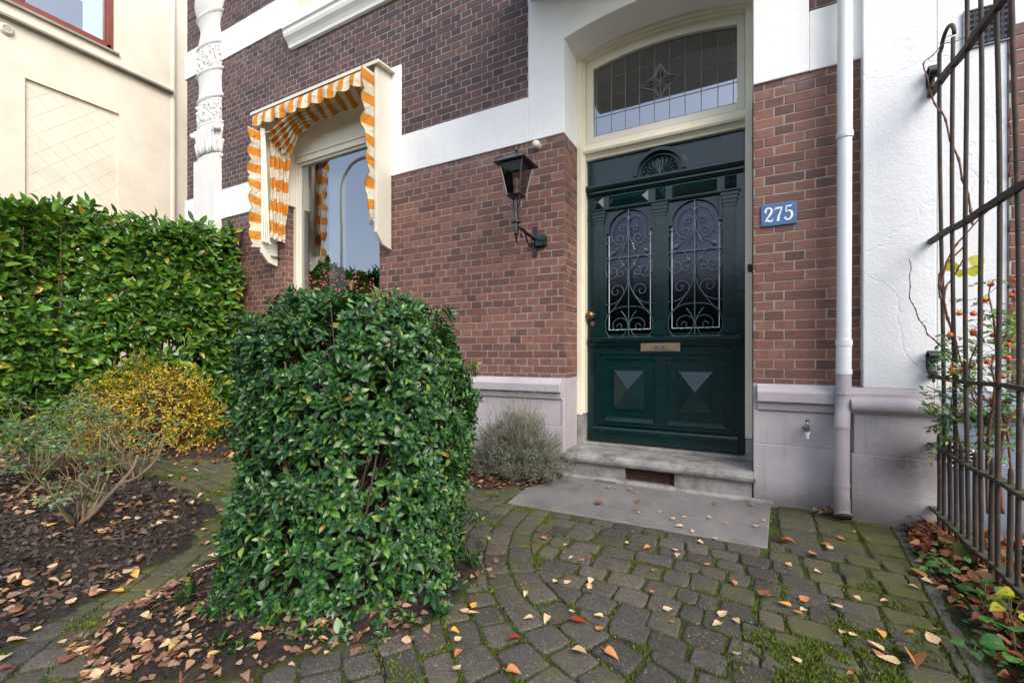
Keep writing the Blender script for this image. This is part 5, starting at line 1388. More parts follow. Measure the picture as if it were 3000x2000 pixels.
# moss in the joints and the bigger cushions
jm = np.argwhere(~pmask); 
JX = mxs[jm[:, 1]]; JY = mys[jm[:, 0]]
sdb = np.maximum.reduce([sdf(b_, JX, JY) for b_ in beds]); ssl = sdf(slab, JX, JY)
ok = (sdb < .02) & (ssl < .004) & (JX < .74) & (JY < -.03)
JX, JY = JX[ok], JY[ok]
nz1 = np.array([mn.noise((x*1.9, y*1.9, 9.1))+.45*mn.noise((x*7, y*7, 2.2)) for x, y in zip(JX, JY)])
amt = np.clip(.70+nz1*1.1+np.where((JX > -.9) & (JY < -1.0), .12, 0)+np.where(JX < -1.9, .2, 0)-np.where((JX > .15) & (JY > -.7), .3, 0), 0, 1)
k_ = (amt*9*rng.random(len(JX))).astype(int); JX = np.repeat(JX, k_); JY = np.repeat(JY, k_)
bx_ = JX+rng.uniform(-.006, .006, len(JX)); by_ = JY+rng.uniform(-.006, .006, len(JX)); bz_ = np.full(len(JX), -.008)
patches = [(.36, -1.42, .17), (.22, -1.52, .16), (.50, -1.30, .10), (.05, -1.60, .12), (.40, -1.62, .22), (.18, -1.72, .2), (.52, -1.10, .05), (.47, -.98, .05), (-2.0, -2.2, .15), (-2.1, -2.0, .12), (-2.2, -1.85, .1), (-1.9, -2.38, .1), (-2.45, -1.7, .12), (-2.05, -2.6, .08), (-1.28, -1.15, .09), (-.93, -1.72, .08), (-1.0, -2.25, .06), (-1.75, -.72, .12), (-1.5, -.72, .1), (-.86, -2.3, .09), (-3.2, -1.5, .2), (-3.9, -1.42, .2)]
px2, py2, pz2 = [], [], []
for (x, y, r_) in patches:
    k = int(r_*r_*95000); q = rng.normal(0, .55, (k, 2)); q = q[np.hypot(q[:, 0], q[:, 1]) < 1.4]
    for a, b_ in q:
        X_, Y_ = x+a*r_, y+b_*r_*.7
        if mn.noise((X_*14, Y_*14, 5.5))+.5*mn.noise((X_*40, Y_*40, 1.5)) > -.12+.25*math.hypot(a, b_): px2.append(X_); py2.append(Y_); pz2.append(.0008)
bx_ = np.concatenate([bx_, px2]); by_ = np.concatenate([by_, py2]); bz_ = np.concatenate([bz_, pz2])
k = len(bx_); D = rng.normal(0, .55, (k, 3)); D[:, 2] = 1
o = leaves('moss', np.column_stack([bx_, by_, bz_]), D, rnd_dirs(k), rng.uniform(.005, .0125, k), .42, M['moss'], None, 'needle', 0, .1)
tag(o, 'bright green moss growing in the joints of the paving', 'moss', kind='stuff')
print('pavers', len(pavers), 'moss', k)

# ================================================================== PLANTS
def camframe(lat, dep): return np.array([lat*math.cos(YAW)-dep*math.sin(YAW), CY+lat*math.sin(YAW)+dep*math.cos(YAW)])
def branch_tree(mb, base, tips, r0, r1, k=5, wob=.05, n=7):
    for tpt in tips:
        b0 = Vector(base); t1 = Vector(tpt); mid_ = b0.lerp(t1, .5)+Vector((random.uniform(-1, 1), random.uniform(-1, 1), random.uniform(0, 1)))*(t1-b0).length*wob*2
        P = [b0, b0.lerp(mid_, .5)+Vector((0, 0, .02)), mid_, mid_.lerp(t1, .5), t1]
        S = spline(P, 3); nn_ = len(S); mb.tube(S, [r0+(r1-r0)*i/(nn_-1) for i in range(nn_)], k)

# --- clipped viburnum
vz = [0, .05, .25, .5, .75, .9, 1.0, 1.1, 1.2]
vr = [-.23, -.19, -.19, -.175, -.15, -.19, -.235, -.26, -.33]
vl = [-1.16, -1.2, -1.2, -1.17, -1.2, -1.18, -1.18, -1.14, -1.04]
def vib_surface(k, jitter=.05, inner=0):
    th = rng.uniform(0, 2*math.pi, k); z = rng.uniform(.03, 1.22, k)
    top = rng.random(k) < .20; rad = np.where(top, np.sqrt(rng.random(k)), 1.0); z = np.where(top, 1.22, z)
    r_ = np.interp(z, vz, vr); l_ = np.interp(z, vz, vl); c0 = (r_+l_)/2; a = (r_-l_)/2-.03
    dc = 1.98-.03*(z<.3); hb_ = np.interp(z, [0, .1, .6, 1.0, 1.22], [.40, .44, .42, .40, .36])
    p_ = 2.7; cc, ss = np.cos(th), np.sin(th); q = (np.abs(cc)**p_+np.abs(ss)**p_)**(-1/p_)
    shr = np.where(z > 1.0, np.sqrt(np.clip(1-((z-1.0)/.34)**2.2, .05, 1)), 1.0)
    lump = np.array([mn.noise((math.cos(t)*1.6+3, math.sin(t)*1.6, zz*3.2)) for t, zz in zip(th, z)])
    q = q*shr*(1+.10*lump)*rad
    zt = z-np.where(top, .05*rad**2+.03*lump, 0)
    lat = c0+a*q*cc-.10*(1-np.clip(zt/.5, 0, 1))*(ss < 0)*(-ss); dep = dc+hb_*q*ss
    out2 = np.stack([cc*(1-top*.6), ss*(1-top*.6)], -1)
    xy = np.stack([lat*math.cos(YAW)-dep*math.sin(YAW), CY+lat*math.sin(YAW)+dep*math.cos(YAW)], -1)
    no = np.stack([out2[:, 0]*math.cos(YAW)-out2[:, 1]*math.sin(YAW), out2[:, 0]*math.sin(YAW)+out2[:, 1]*math.cos(YAW), np.where(top, 1.0, .18)+np.clip((z-1.0)*3, 0, .6)], -1)
    no /= np.linalg.norm(no, axis=1)[:, None]
    P = np.column_stack([xy, zt])
    P = P-no*(rng.random(k)**2*jitter+inner*rng.random(k))[:, None]
    return P, no
def shoot_leaves(P, A, size, npair, spread, step=.011):
    """pairs of leaves set crosswise along short shoots"""
    PP, DD, NN, LL = [], [], [], []
    k = len(P); A = A/np.linalg.norm(A, axis=1)[:, None]
    ref = rnd_dirs(k); E1 = np.cross(A, ref); E1 /= np.linalg.norm(E1, axis=1)[:, None]; E2 = np.cross(A, E1)
    s0 = rng.uniform(.75, 1.2, k)
    for j in range(npair):
        B = E1 if j % 2 == 0 else E2
        up = spread[0]+(spread[1]-spread[0])*j/max(npair-1, 1)
        for s_ in (-1, 1):
            d = B*s_*math.cos(up)+A*math.sin(up)+rng.normal(0, .16, (k, 3))
            d[:, 2] -= .12*(1-j/npair)
            nn_ = A*math.cos(up)-B*s_*math.sin(up)+rng.normal(0, .2, (k, 3))
            PP.append(P-A*step*(npair-1-j)); DD.append(d); NN.append(nn_); LL.append(size*s0*(1-.16*j)*rng.uniform(.8, 1.15, k))
    return np.concatenate(PP), np.concatenate(DD), np.concatenate(NN), np.concatenate(LL)
vb = camframe(-.70, 1.98)
vib = thing('clipped_shrub', 'big clipped dark green evergreen shrub standing on dead leaves between the two paths', 'shrub', (float(vb[0]), float(vb[1]), 0))
P, Nn = vib_surface(4700, .09)
gap = np.array([mn.noise((x*5.5, y*5.5, z*4.6))+.35*mn.noise((x*14, y*14, z*12)) for x, y, z in P])
hole = np.array([0.0]*len(P))
keep = gap > -.34
P, Nn = P[keep], Nn[keep]
A = Nn+rng.normal(0, .28, Nn.shape); A[:, 2] += .45
a1 = shoot_leaves(P, A, .0445, 4, (.15, 1.0))
P2, N2 = vib_surface(2300, .05, .16); A2_ = N2*.4+rnd_dirs(len(P2)); a2 = shoot_leaves(P2, A2_, .042, 2, (.2, .6))
# sprigs that stick out and a skirt on the ground
sp_pts = []; sp_dir = []
for (px0, py0, dep, dx_, dz_) in ((655, 1275, 1.95, -1, .1), (635, 1262, 1.98, -1, .15), (700, 1040, 1.9, -1, .5), (720, 930, 1.95, -.8, .7), (1320, 930, 1.9, .5, .9), (1385, 1090, 2.0, .9, .5), (1395, 1180, 2.0, 1, .2), (1390, 1520, 1.9, 1, -.3), (1355, 1240, 1.8, 1, .1),
                                  (1010, 855, 1.9, .1, 1), (1080, 880, 1.8, .2, 1), (900, 880, 1.8, -.2, 1), (820, 890, 1.85, -.2, 1), (1180, 890, 1.85, .2, 1), (1250, 905, 1.85, .3, 1), (640, 1900, 1.42, -1, .3), (700, 1960, 1.40, -.6, .4), (760, 1830, 1.47, -.5, .3), (620, 1760, 1.5, -1, .2), (1330, 1690, 1.72, .9, .2), (1300, 1800, 1.62, .8, .2), (1200, 1830, 1.56, .3, .3), (1000, 1860, 1.50, 0, .3), (850, 1890, 1.47, 0, .3), (930, 1880, 1.49, 0, .3), (1110, 1850, 1.53, .2, .3), (1270, 1720, 1.6, .6, .3), (560, 1740, 1.68, -1, .2), (1390, 1620, 1.95, 1, .2)):
    lat = (px0-1500)/1290*dep; zz = CZ+(1038-py0)/1290*dep; b2 = camframe(lat, dep)
    for q in range(4):
        sp_pts.append((b2[0]+random.gauss(0, .022), b2[1]+random.gauss(0, .022), max(.03, zz+random.gauss(0, .022)))); sp_dir.append((dx_*math.cos(YAW)+random.gauss(0, .25), dx_*math.sin(YAW)-.25+random.gauss(0, .25), dz_+.2+random.gauss(0, .2)))
a3 = shoot_leaves(np.array(sp_pts), np.array(sp_dir), .047, 4, (.15, 1.0))
PP = [np.concatenate(q) for q in zip(a1, a2, a3)]
leaves('foliage', PP[0], PP[1], PP[2], PP[3], .5, M['viburnum'], vib, 'oval', .2, .16)
mb = MB(); tips, _ = vib_surface(420, .1, .05)
for i, t_ in enumerate(tips):
    a = random.uniform(0, 6.28); b0 = (vb[0]+.12*math.cos(a), vb[1]+.12*math.sin(a), .0)
    branch_tree(mb, b0, [tuple(t_)], .010, .002, 4, .06)
for i in range(0, len(sp_pts), 4):
    s_ = Vector(sp_pts[i]); c0 = Vector((vb[0], vb[1], s_.z*.8)); mb.tube([c0.lerp(s_, .55), s_], [.003, .0016], 4)
part('twig', mb, M['branch'], vib, smooth=True)
# flower buds: pale pinkish heads at the tips near the top
for (px0, py0, dep) in ((1030, 825, 1.85), (1095, 862, 1.8), (1115, 868, 1.82), (770, 918, 1.95), (718, 1018, 1.9)):
    lat = (px0-1500)/1290*dep; zz = CZ+(1038-py0)/1290*dep; b2 = camframe(lat, dep)
    mb = MB()
    for q in range(40):
        mb.ball((b2[0]+random.gauss(0, .012), b2[1]+random.gauss(0, .012), zz+random.uniform(-.004, .004)), .0028, 5, 4)
    for q in range(10): mb.tube([(b2[0], b2[1], zz-.06), (b2[0]+random.gauss(0, .01), b2[1]+random.gauss(0, .01), zz)], .0014, 4)
    part('flower_bud', mb, M['litter_bed'], vib)
# fine pink berries of a little shrub behind, in front of the window glass
bs_o = thing('berry_shrub', 'thin twigs with small pink berries below the window glass', 'shrub', (-3.9, -.5, 0))
mb = MB(); bm_ = MB()
for i in range(26):
    px0 = random.uniform(900, 1110); py0 = random.uniform(800, 870); Yb = -.55+random.uniform(-.12, .12)
    a = (px0-1500)/1290; rx_ = (a*math.cos(YAW)-math.sin(YAW)); ry_ = (a*math.sin(YAW)+math.cos(YAW)); t = (Yb-CY)/ry_
    tip = (t*rx_, Yb, CZ+t*(1038-py0)/1290)
    branch_tree(mb, (-3.9+random.uniform(-.15, .15), -.5, 0), [tip], .006, .0012, 4, .05)
    for q in range(random.randint(2, 4)): bm_ = MB(); bm_.ball((tip[0]+random.gauss(0, .03), tip[1]+random.gauss(0, .02), tip[2]+random.gauss(0, .03)), .007, 6, 5); part('berry', bm_, M['pink'], bs_o)
part('twig', mb, M['branch'], bs_o)

# --- laurel hedge
hed = thing('laurel_hedge', 'tall glossy green cherry laurel hedge along the left side of the garden', 'hedge', (-6.5, -1.9, 0))
def hedge_pts(k):
    y = rng.uniform(-3.7, -.12, k); z = rng.uniform(.05, 2.47, k)
    face = rng.random(k)
    top = face < .16; end = (face > .16) & (face < .22)
    bulge = np.array([mn.noise((a*1.3, b_*1.3, 4.4)) for a, b_ in zip(y, z)])
    x = -6.12+.2*bulge-.12*np.clip((z-2.2)/.4, 0, 1)**2+.66*smooth((y+1.75)/1.5)*np.clip(1.12-z*.06, 0, 1)-.25*np.clip((.5-z)/.5, 0, 1)*smooth((y+1.4)/1.2)
    no = np.zeros((k, 3)); no[:, 0] = 1; no[:, 2] = .25
    x = np.where(top, rng.uniform(-6.95, -6.12, k)+rng.random(k)*.55*smooth((y+1.75)/1.5), x); z = np.where(top, 2.42-.03*smooth((y+1.2)/1.0)+.22*np.array([mn.noise((a*2.2, b_*2.2, 1.1)) for a, b_ in zip(x, y)])-.04*(y+1.9)*0, z); no[top] = (0, 0, 1)
    y = np.where(end, rng.uniform(-.16, -.08, k), y)
    return np.stack([x, y, z], -1), no
P, Nn = hedge_pts(5000)
P = P-Nn*(rng.random(len(P))**1.6*.22)[:, None]
gap = np.array([mn.noise((x*2.2, y*2.6, z*2.6)) for x, y, z in P]); kp = gap > -.36; P, Nn = P[kp], Nn[kp]
A = Nn*.8+rng.normal(0, .35, Nn.shape); A[:, 2] += .55
def spiral_leaves(P, A, size, n, spread, step):
    PP, DD, NN, LL = [], [], [], []; k = len(P); A = A/np.linalg.norm(A, axis=1)[:, None]
    ref = rnd_dirs(k); E1 = np.cross(A, ref); E1 /= np.linalg.norm(E1, axis=1)[:, None]; E2 = np.cross(A, E1); s0 = rng.uniform(.8, 1.15, k)
    for j in range(n):
        a = j*2.4+rng.normal(0, .3, k); B = E1*np.cos(a)[:, None]+E2*np.sin(a)[:, None]; up = spread[0]+(spread[1]-spread[0])*j/max(n-1, 1)
        d = B*math.cos(up)+A*math.sin(up)+rng.normal(0, .12, (k, 3)); d[:, 2] -= .28*(1-j/n)
        PP.append(P-A*step*(n-1-j)); DD.append(d); NN.append(A*math.cos(up)-B*math.sin(up)*.7+rng.normal(0, .15, (k, 3))); LL.append(size*s0*(.85+.15*(1-j/n))*rng.uniform(.8, 1.1, k))
    return [np.concatenate(q) for q in (PP, DD, NN, LL)]
h1 = spiral_leaves(P, A, .148, 5, (.1, 1.0), .022)
P2, N2 = hedge_pts(1500); P2 -= N2*rng.uniform(.15, .5, len(P2))[:, None]; h2 = spiral_leaves(P2, rnd_dirs(len(P2))+N2*.4, .13, 3, (.1, .8), .02)
HP = [np.concatenate(q) for q in zip(h1, h2)]
leaves('foliage', HP[0], HP[1], HP[2], HP[3], .38, M['laurel'], hed, 'long', .16, .16)
mb = MB()
for i in range(170):
    y0 = random.uniform(-3.6, -.25); b0 = (-6.55+random.uniform(-.1, .1), y0, 0)
    branch_tree(mb, b0, [(-6.15+random.uniform(-.25, .05), y0+random.uniform(-.5, .5), random.uniform(.4, 2.5))], .022, .004, 5, .05)
part('branch', mb, M['branch'], hed, smooth=True)

# --- yellow autumn shrub
yb = (-5.42, -1.02)
ye = thing('autumn_shrub', 'low rounded shrub with small yellow autumn leaves in front of the hedge', 'shrub', (yb[0], yb[1], 0))
k = 1900; d = rnd_dirs(k); d[:, 2] = np.abs(d[:, 2]); r_ = rng.uniform(.45, 1.0, k)**.5
lump = np.array([mn.noise((q[0]*2.4, q[1]*2.4, q[2]*2.4+7)) for q in d]); r_ *= 1+.28*lump
P = np.stack([yb[0]+d[:, 0]*r_*.56, yb[1]+d[:, 1]*r_*.52, .04+d[:, 2]*r_*.9], -1)
# stretch along the image-horizontal direction
lat = (P[:, 0]-yb[0])*math.cos(YAW)+(P[:, 1]-yb[1])*math.sin(YAW); P[:, 0] += lat*.45*math.cos(YAW); P[:, 1] += lat*.45*math.sin(YAW)
A = d+rng.normal(0, .4, d.shape)
y1 = spiral_leaves(P, A, .036, 4, (.2, 1.0), .014)
leaves('foliage', *y1, .42, M['yellowleaf'], ye, 'point', .2, .2)
mb = MB()
for i in range(520):
    j = random.randrange(k); t_ = P[j]; a = random.uniform(0, 6.28); branch_tree(mb, (yb[0]+.12*math.cos(a), yb[1]+.12*math.sin(a), 0), [tuple(t_)], .005, .0013, 4, .05)
part('twig', mb, M['canered'], ye, smooth=True)

# --- lavender
lb = ground_at(1512, 1400); lb = (lb[0], lb[1])
lv = thing('lavender_bush', 'grey green woody lavender bush with dry flower stalks beside the door step', 'shrub', (lb[0], lb[1], 0))
k = 2400; d = rnd_dirs(k); d[:, 2] = np.abs(d[:, 2])*.9+.1; r_ = rng.uniform(.35, 1, k)**.6
lump = np.array([mn.noise((q[0]*3, q[1]*3, q[2]*3+2)) for q in d]); r_ *= 1+.3*lump
P = np.stack([lb[0]+d[:, 0]*r_*.43, lb[1]+d[:, 1]*r_*.28, .03+d[:, 2]*r_*.5], -1); P[:, 1] = np.minimum(P[:, 1], -.05)
A = d*.7+rng.normal(0, .3, d.shape); A[:, 2] += .7
l1 = spiral_leaves(P, A, .03, 9, (.3, 1.2), .006)
leaves('foliage', *l1, .13, M['lavender'], lv, 'long', .05, .15)
mb = MB()
for i in range(420):
    j = random.randrange(k); a = random.uniform(0, 6.28); branch_tree(mb, (lb[0]+.06*math.cos(a), lb[1]+.05*math.sin(a), 0), [tuple(P[j])], .005, .0015, 4, .07)
part('woody_stem', mb, M['canebrown'], lv, smooth=True)
mb = MB()
for i in range(110):
    x0 = lb[0]+random.uniform(-.24, .18); y0 = min(-.05, lb[1]+random.uniform(-.1, .12)); hh = random.uniform(.28, .74)*random.uniform(.8, 1)
    P_ = spline([(x0, y0, .2), (x0+random.uniform(-.02, .02), y0, .2+(hh-.2)*.6), (x0+random.uniform(-.05, .05), min(-.04, y0+random.uniform(-.03, .03)), hh)], 4)
    nn_ = len(P_); mb.tube(P_, [.0011]*(nn_-2)+[.0026, .0012], 4)
part('flower_stalk', mb, M['cane'], lv)

# --- pruned roses
def rose_bush(name, label, bx, by, h, ncane, spread, seed, leafn, group='pruned rose bushes in the bed'):
    rr = random.Random(seed); z0 = gheight(bx, by)
    t = thing(name, label, 'rose bush', (bx, by, z0), group)
    green, brown = MB(), MB(); LP, LD, LN, LL = [], [], [], []
    def grow(p0, d, L_, r_, lev, mbx):
        n_ = max(3, int(L_/.035)); P_ = [p0]; dd = Vector(d).normalized()
        for i in range(n_):
            dd = (dd+Vector((rr.gauss(0, .13), rr.gauss(0, .13), rr.gauss(.03, .08)))).normalized(); P_.append(P_[-1]+dd*L_/n_)
        rad_ = [max(.0013, r_*(1-.45*i/n_)) for i in range(n_+1)]
        mbx.tube(P_, rad_, 6 if lev == 0 else 4)
        for i in range(1, n_+1):
            if rr.random() < .45: q = P_[i]; o_ = Vector((rr.gauss(0, 1), rr.gauss(0, 1), rr.gauss(0, 1))).normalized(); mbx.tube([q, q+o_*(.005+r_)], [.0016, .0002], 3)
        if lev < 3:
            for q in range(rr.choice((1, 2, 3, 3)) if lev < 2 else rr.choice((0, 1, 2))):
                i = rr.randrange(max(1, n_//3), n_+1); ax = Vector((rr.gauss(0, 1), rr.gauss(0, 1), rr.gauss(.3, .5))).normalized()
                grow(P_[i], (dd+ax*.9), L_*rr.uniform(.4, .75), r_*.58, lev+1, green if rr.random() < .7 else mbx)
        if lev >= 1 and rr.random() < leafn:
            q = P_[-1]
            for w_ in range(3):
                s_ = P_[rr.randrange(1, n_+1)]; ax = Vector((rr.gauss(0, 1), rr.gauss(0, 1), rr.gauss(0, .4))).normalized(); green.tube([s_, s_+ax*.07], .0008, 3)
                for lf in range(5):
                    a = s_+ax*(.03+.02*(lf//2)); side_ = ax.cross(Vector((0, 0, 1)))*(1 if lf % 2 else -1) if lf < 4 else ax
                    LP.append(a if lf < 4 else s_+ax*.07); LD.append(side_+ax*.4); LN.append((rr.gauss(0, .3), rr.gauss(0, .3), 1)); LL.append(rr.uniform(.022, .038))
    for c_ in range(ncane):
        a = rr.uniform(0, 6.28); s_ = spread*rr.uniform(.3, 1)
        grow(Vector((bx+.03*math.cos(a), by+.03*math.sin(a), z0)), Vector((math.cos(a)*s_, math.sin(a)*s_, 1)), h*rr.uniform(.55, 1), rr.uniform(.004, .0085), 0, brown if rr.random() < .5 else green)
    nv0 = len(brown.v); brown.v += green.v; brown.f += [tuple(i+nv0 for i in f) for f in green.f]; brown.m += [1]*len(green.f)
    part('cane', brown, [M['canebrown'], M['cane']], t, smooth=True)
    if LP: leaves('foliage', np.array([tuple(q) for q in LP]), np.array([tuple(q) for q in LD]), np.array(LN), np.array(LL), .6, M['roseleaf'], t, 'oval', .15, .15)
    return t
r1 = ground_at(232, 1560); rose_bush('rose_bush', 'pruned rose bush with the thick bare stump, nearest in the mulch bed', r1[0], r1[1], .42, 9, .75, 3, .10, 'pruned rose bushes in the bed')
# its stout stump leaning right
mb = MB(); z0 = gheight(*r1)
for P_, rr_ in (([(0, 0, 0), (.05, .03, .05), (.10, .06, .13), (.15, .09, .20)], .014), ([(.14, .08, .19), (.18, .12, .26), (.20, .14, .34)], .011), ([(.15, .09, .2), (.22, .10, .22), (.29, .14, .30), (.33, .16, .40)], .009), ([(.02, 0, 0), (.0, .02, .12), (-.03, .03, .26)], .008), ([(.11, .07, .14), (.05, .03, .17), (-.01, 0, .24)], .006)):
    mb.tube(spline([(r1[0]+a*.884+b_*-.468, r1[1]+a*.468+b_*.884, z0+c_) for a, b_, c_ in P_], 5), rr_*.8, 7)
o = mb.build('woody_stump', M['canebrown'], smooth=True); 
for ob in bpy.data.objects:
    if ob.name == 'rose_bush': o.parent = ob; o.matrix_parent_inverse = ob.matrix_world.inverted(); 
par = o.parent; c_ = np.empty(len(o.data.vertices)*3); o.data.vertices.foreach_get('co', c_); c_ = c_.reshape(-1, 3)-np.array(par.location); o.data.vertices.foreach_set('co', c_.ravel()); o.matrix_parent_inverse.identity()
for (px0, py0, h_, nc, sp_, sd_, lf, lb_) in ((105, 1430, .44, 8, .7, 11, .45, 'bluish leaved rose bush left of the stump, near the left photo edge'), (390, 1420, .45, 9, .9, 12, .08, 'tangled green caned rose bush just behind the thick stump'), (300, 1400, .42, 8, .8, 13, .12, 'twiggy pruned rose bush in front of the yellow shrub'),
                                     (20, 1500, .40, 5, 1.0, 14, .5, 'low leafy rose bush cut off by the left photo edge'), (185, 1385, .42, 7, .7, 15, .2, 'brown twigged rose bush at the back of the mulch bed')):
    q = ground_at(px0, py0); rose_bush('rose_bush', lb_, q[0], q[1], h_, nc, sp_, sd_, lf)

# ------------------------------------------------------------------ iron fence
fn = thing('iron_fence', 'rusty wrought iron garden fence with tall looped bars and short spiked bars', 'fence', (.9, -.8, 0))
FX = .90
def rail(z, name, w_=.013, h_=.013, mat='iron_moss', y0=-.055, dz=0, wob=.004):
    mb = MB(); P_ = [(FX+.003*math.sin(i*1.7), y0-i*.09, z+dz*i*.09+wob*math.sin(i*.9)) for i in range(34)]
    for i in range(len(P_)-1):
        a, b_ = P_[i], P_[i+1]
        vs = [(q[0]+sx_*w_, q[1], q[2]+sz_*h_) for q in (a, b_) for sx_, sz_ in ((-1, -1), (1, -1), (1, 1), (-1, 1))]
        mb.add(vs, [(j, (j+1) % 4, 4+(j+1) % 4, 4+j) for j in range(4)]+([(3, 2, 1, 0)] if i == 0 else [])+([(4, 5, 6, 7)] if i == len(P_)-2 else []))
    part(name, mb, M[mat], fn)
rail(2.385, 'rail', .013, .013, 'iron', dz=-.03); rail(1.578, 'rail', .012, .012, 'iron'); rail(.835, 'rail', .012, .009, dz=0)
rail(.475, 'rail', .02, .0075, dz=-.03); rail(.132, 'rail', .02, .0075, dz=-.045)
tall = [-.25-.14*i for i in range(9)]
rrF = random.Random(5)
tops = [2.52, 2.52, 2.62, 2.62, 2.86, 2.86, 3.05, 3.05, 3.2]
for i, y in enumerate(tall):
    mb = MB(); b0 = rrF.uniform(-.012, .012); P_ = []
    zt = tops[i]
    for j in range(22):
        z = .02-.012*i+(zt-.02)*j/21; P_.append((FX+.0+.007*math.sin(z*2+i), y+.012*math.sin(z*1.6+i*.8)+b0*z*.5+(.016*z if i == 0 else .010*z), z))
    if i % 2 == 0 and i+1 < len(tall):      # loop over to the next bar
        nxt_y = tall[i+1]+.012*math.sin(tops[i+1]*1.6+(i+1)*.8)+.010*tops[i+1]; c_ = (P_[-1][1]+nxt_y)/2; rr_ = (P_[-1][1]-nxt_y)/2
        P_ += [(FX, c_+rr_*math.cos(a), P_[-1][2]+rr_*math.sin(a)) for a in [math.pi*q/10 for q in range(1, 11)]]
    mb.tube(P_, .0088, 8)
    part('tall_bar', mb, M['iron'], fn, smooth=True)
for i in range(9):
    y = -.185-.14*i; mb = MB(); z0 = .035-.035*abs(y)-.02; zt = .525-.03*abs(y)
    P_ = [(FX+.004*math.sin(z_*5+i), y+.006*math.sin(z_*3+i), z_) for z_ in np.linspace(z0, zt, 8)]
    mb.tube(P_+[(P_[-1][0], P_[-1][1], zt+.018), (P_[-1][0], P_[-1][1], zt+.03)], [.0095]*8+[.0075, .002], 8)
    part('short_bar', mb, M['iron'], fn, smooth=True, auto=50)
for (zc, up) in ((2.385, 1), (.84, 1)):       # strap scrolls where the rail meets the wall
    mb = MB()
    P_ = [(-.16, zc+.006), (-.13, zc+.02), (-.105, zc+.05), (-.085, zc+.10)]
    for q in range(22):
        a = math.radians(180-q*19); r_ = .034*(1-q/40); P_.append((-.085-.034+.0+r_*math.cos(a)*-1*-1+.034*0, zc+.115+r_*math.sin(a)))
    P_ = [(-.165, zc+.006), (-.125, zc+.014), (-.10, zc+.04), (-.088, zc+.085)]
    c0 = (-.125, zc+.105)
    P_ += [(c0[0]+.037*(1-q/46)*math.cos(a), c0[1]+.037*(1-q/46)*math.sin(a)) for q, a in [(q, math.radians(-20+q*20)) for q in range(20)]]
    S = spline([(FX, a, b_) for a, b_ in P_], 3)
    hw_ = .019
    for a, b_ in zip(S[:-1], S[1:]):
        d = (b_-a); n_ = Vector((0, -d.z, d.y)).normalized()*.0042
        mb.add([(FX-hw_, *(a+n_)[1:]), (FX+hw_, *(a+n_)[1:]), (FX+hw_, *(a-n_)[1:]), (FX-hw_, *(a-n_)[1:]), (FX-hw_, *(b_+n_)[1:]), (FX+hw_, *(b_+n_)[1:]), (FX+hw_, *(b_-n_)[1:]), (FX-hw_, *(b_-n_)[1:])], [(0, 1, 5, 4), (1, 2, 6, 5), (2, 3, 7, 6), (3, 0, 4, 7)])
    o = part('strap_scroll', mb, M['black'], fn)
    o.location.y += .028

def at_plane(px0, py0, Yp):
    a = (px0-1500)/1290; t = (Yp-CY)/(a*math.sin(YAW)+math.cos(YAW)); return (t*(a*math.cos(YAW)-math.sin(YAW)), Yp, CZ+t*(1038-py0)/1290)
# dry vine shoots on the fence
vine = thing('climbing_vine', 'nearly bare red brown vine shoots climbing the iron fence with one yellow leaf', 'climbing plant', (.95, -.3, 0))
mb = MB()
def z6(x, y): return (2150+x/1.845, y/1.845)
def z4b(x, y): return (2650+x/2.851, 750+y/2.851)
def shoot(pts, Yp, r0, r1, conv):
    P_ = spline([at_plane(*conv(a, b_), Yp+.01*math.sin(i*1.3)) for i, (a, b_) in enumerate(pts)], 5); n_ = len(P_)
    mb.tube(P_, [(r0+(r1-r0)*i/(n_-1))*(1.5 if i % 5 == 0 and i else 1) for i in range(n_)], 6)
    for i in range(3, n_, 5):
        if random.random() < .5: mb.tube([P_[i], P_[i]+Vector((random.gauss(0, .012), random.gauss(0, .008), random.gauss(0, .015)))], [.0018, .0006], 4)
shoot([(1120, 615), (1085, 560), (1060, 490), (1045, 420), (1025, 345), (1075, 300), (1130, 240), (1190, 228), (1270, 195)], -.25, .0042, .0022, z6)
shoot([(1145, 205), (1170, 195), (1195, 220)], -.25, .0012, .0009, z6)
shoot([(1290, 1215), (1280, 1140), (1265, 1050), (1235, 970), (1215, 860), (1170, 760), (1145, 650), (1120, 600)], -.30, .0052, .004, z6)
shoot([(1115, 1565), (1150, 1420), (1205, 1320), (1250, 1270), (1330, 1180), (1420, 1100)], -.3, .0045, .003, z6)
shoot([(415, 835), (360, 800), (285, 735), (240, 690), (190, 650), (170, 590), (118, 525), (92, 445), (42, 350), (48, 255), (42, 165), (55, 105), (40, 30)], -.22, .0036, .0016, z4b)
shoot([(440, 900), (400, 640), (360, 520), (330, 400), (300, 340), (290, 250), (295, 150), (330, 120), (365, 50), (500, -80)], -.28, .006, .004, z4b)
shoot([(330, 400), (345, 260), (400, 190), (440, 120), (490, 30)], -.3, .0045, .003, z4b)
part('shoot', mb, M['canered'], vine, smooth=True)
lp = [at_plane(*z4b(440, 60), -.30), at_plane(*z4b(535, 50), -.31), at_plane(*z4b(600, 90), -.31), at_plane(*z4b(560, 90), -.31), at_plane(*z4b(470, 110), -.3)]
leaves('leaf', np.array(lp), np.array([(-.5, 0, -.4), (.5, 0, .1), (.2, 0, .5), (.2, 0, -.7), (-.1, 0, -.8)]), np.array([(0, -1, .2)]*5), np.array([.05, .06, .05, .05, .04]), .8, M['yellowbig'], vine, 'round', .1, .1)

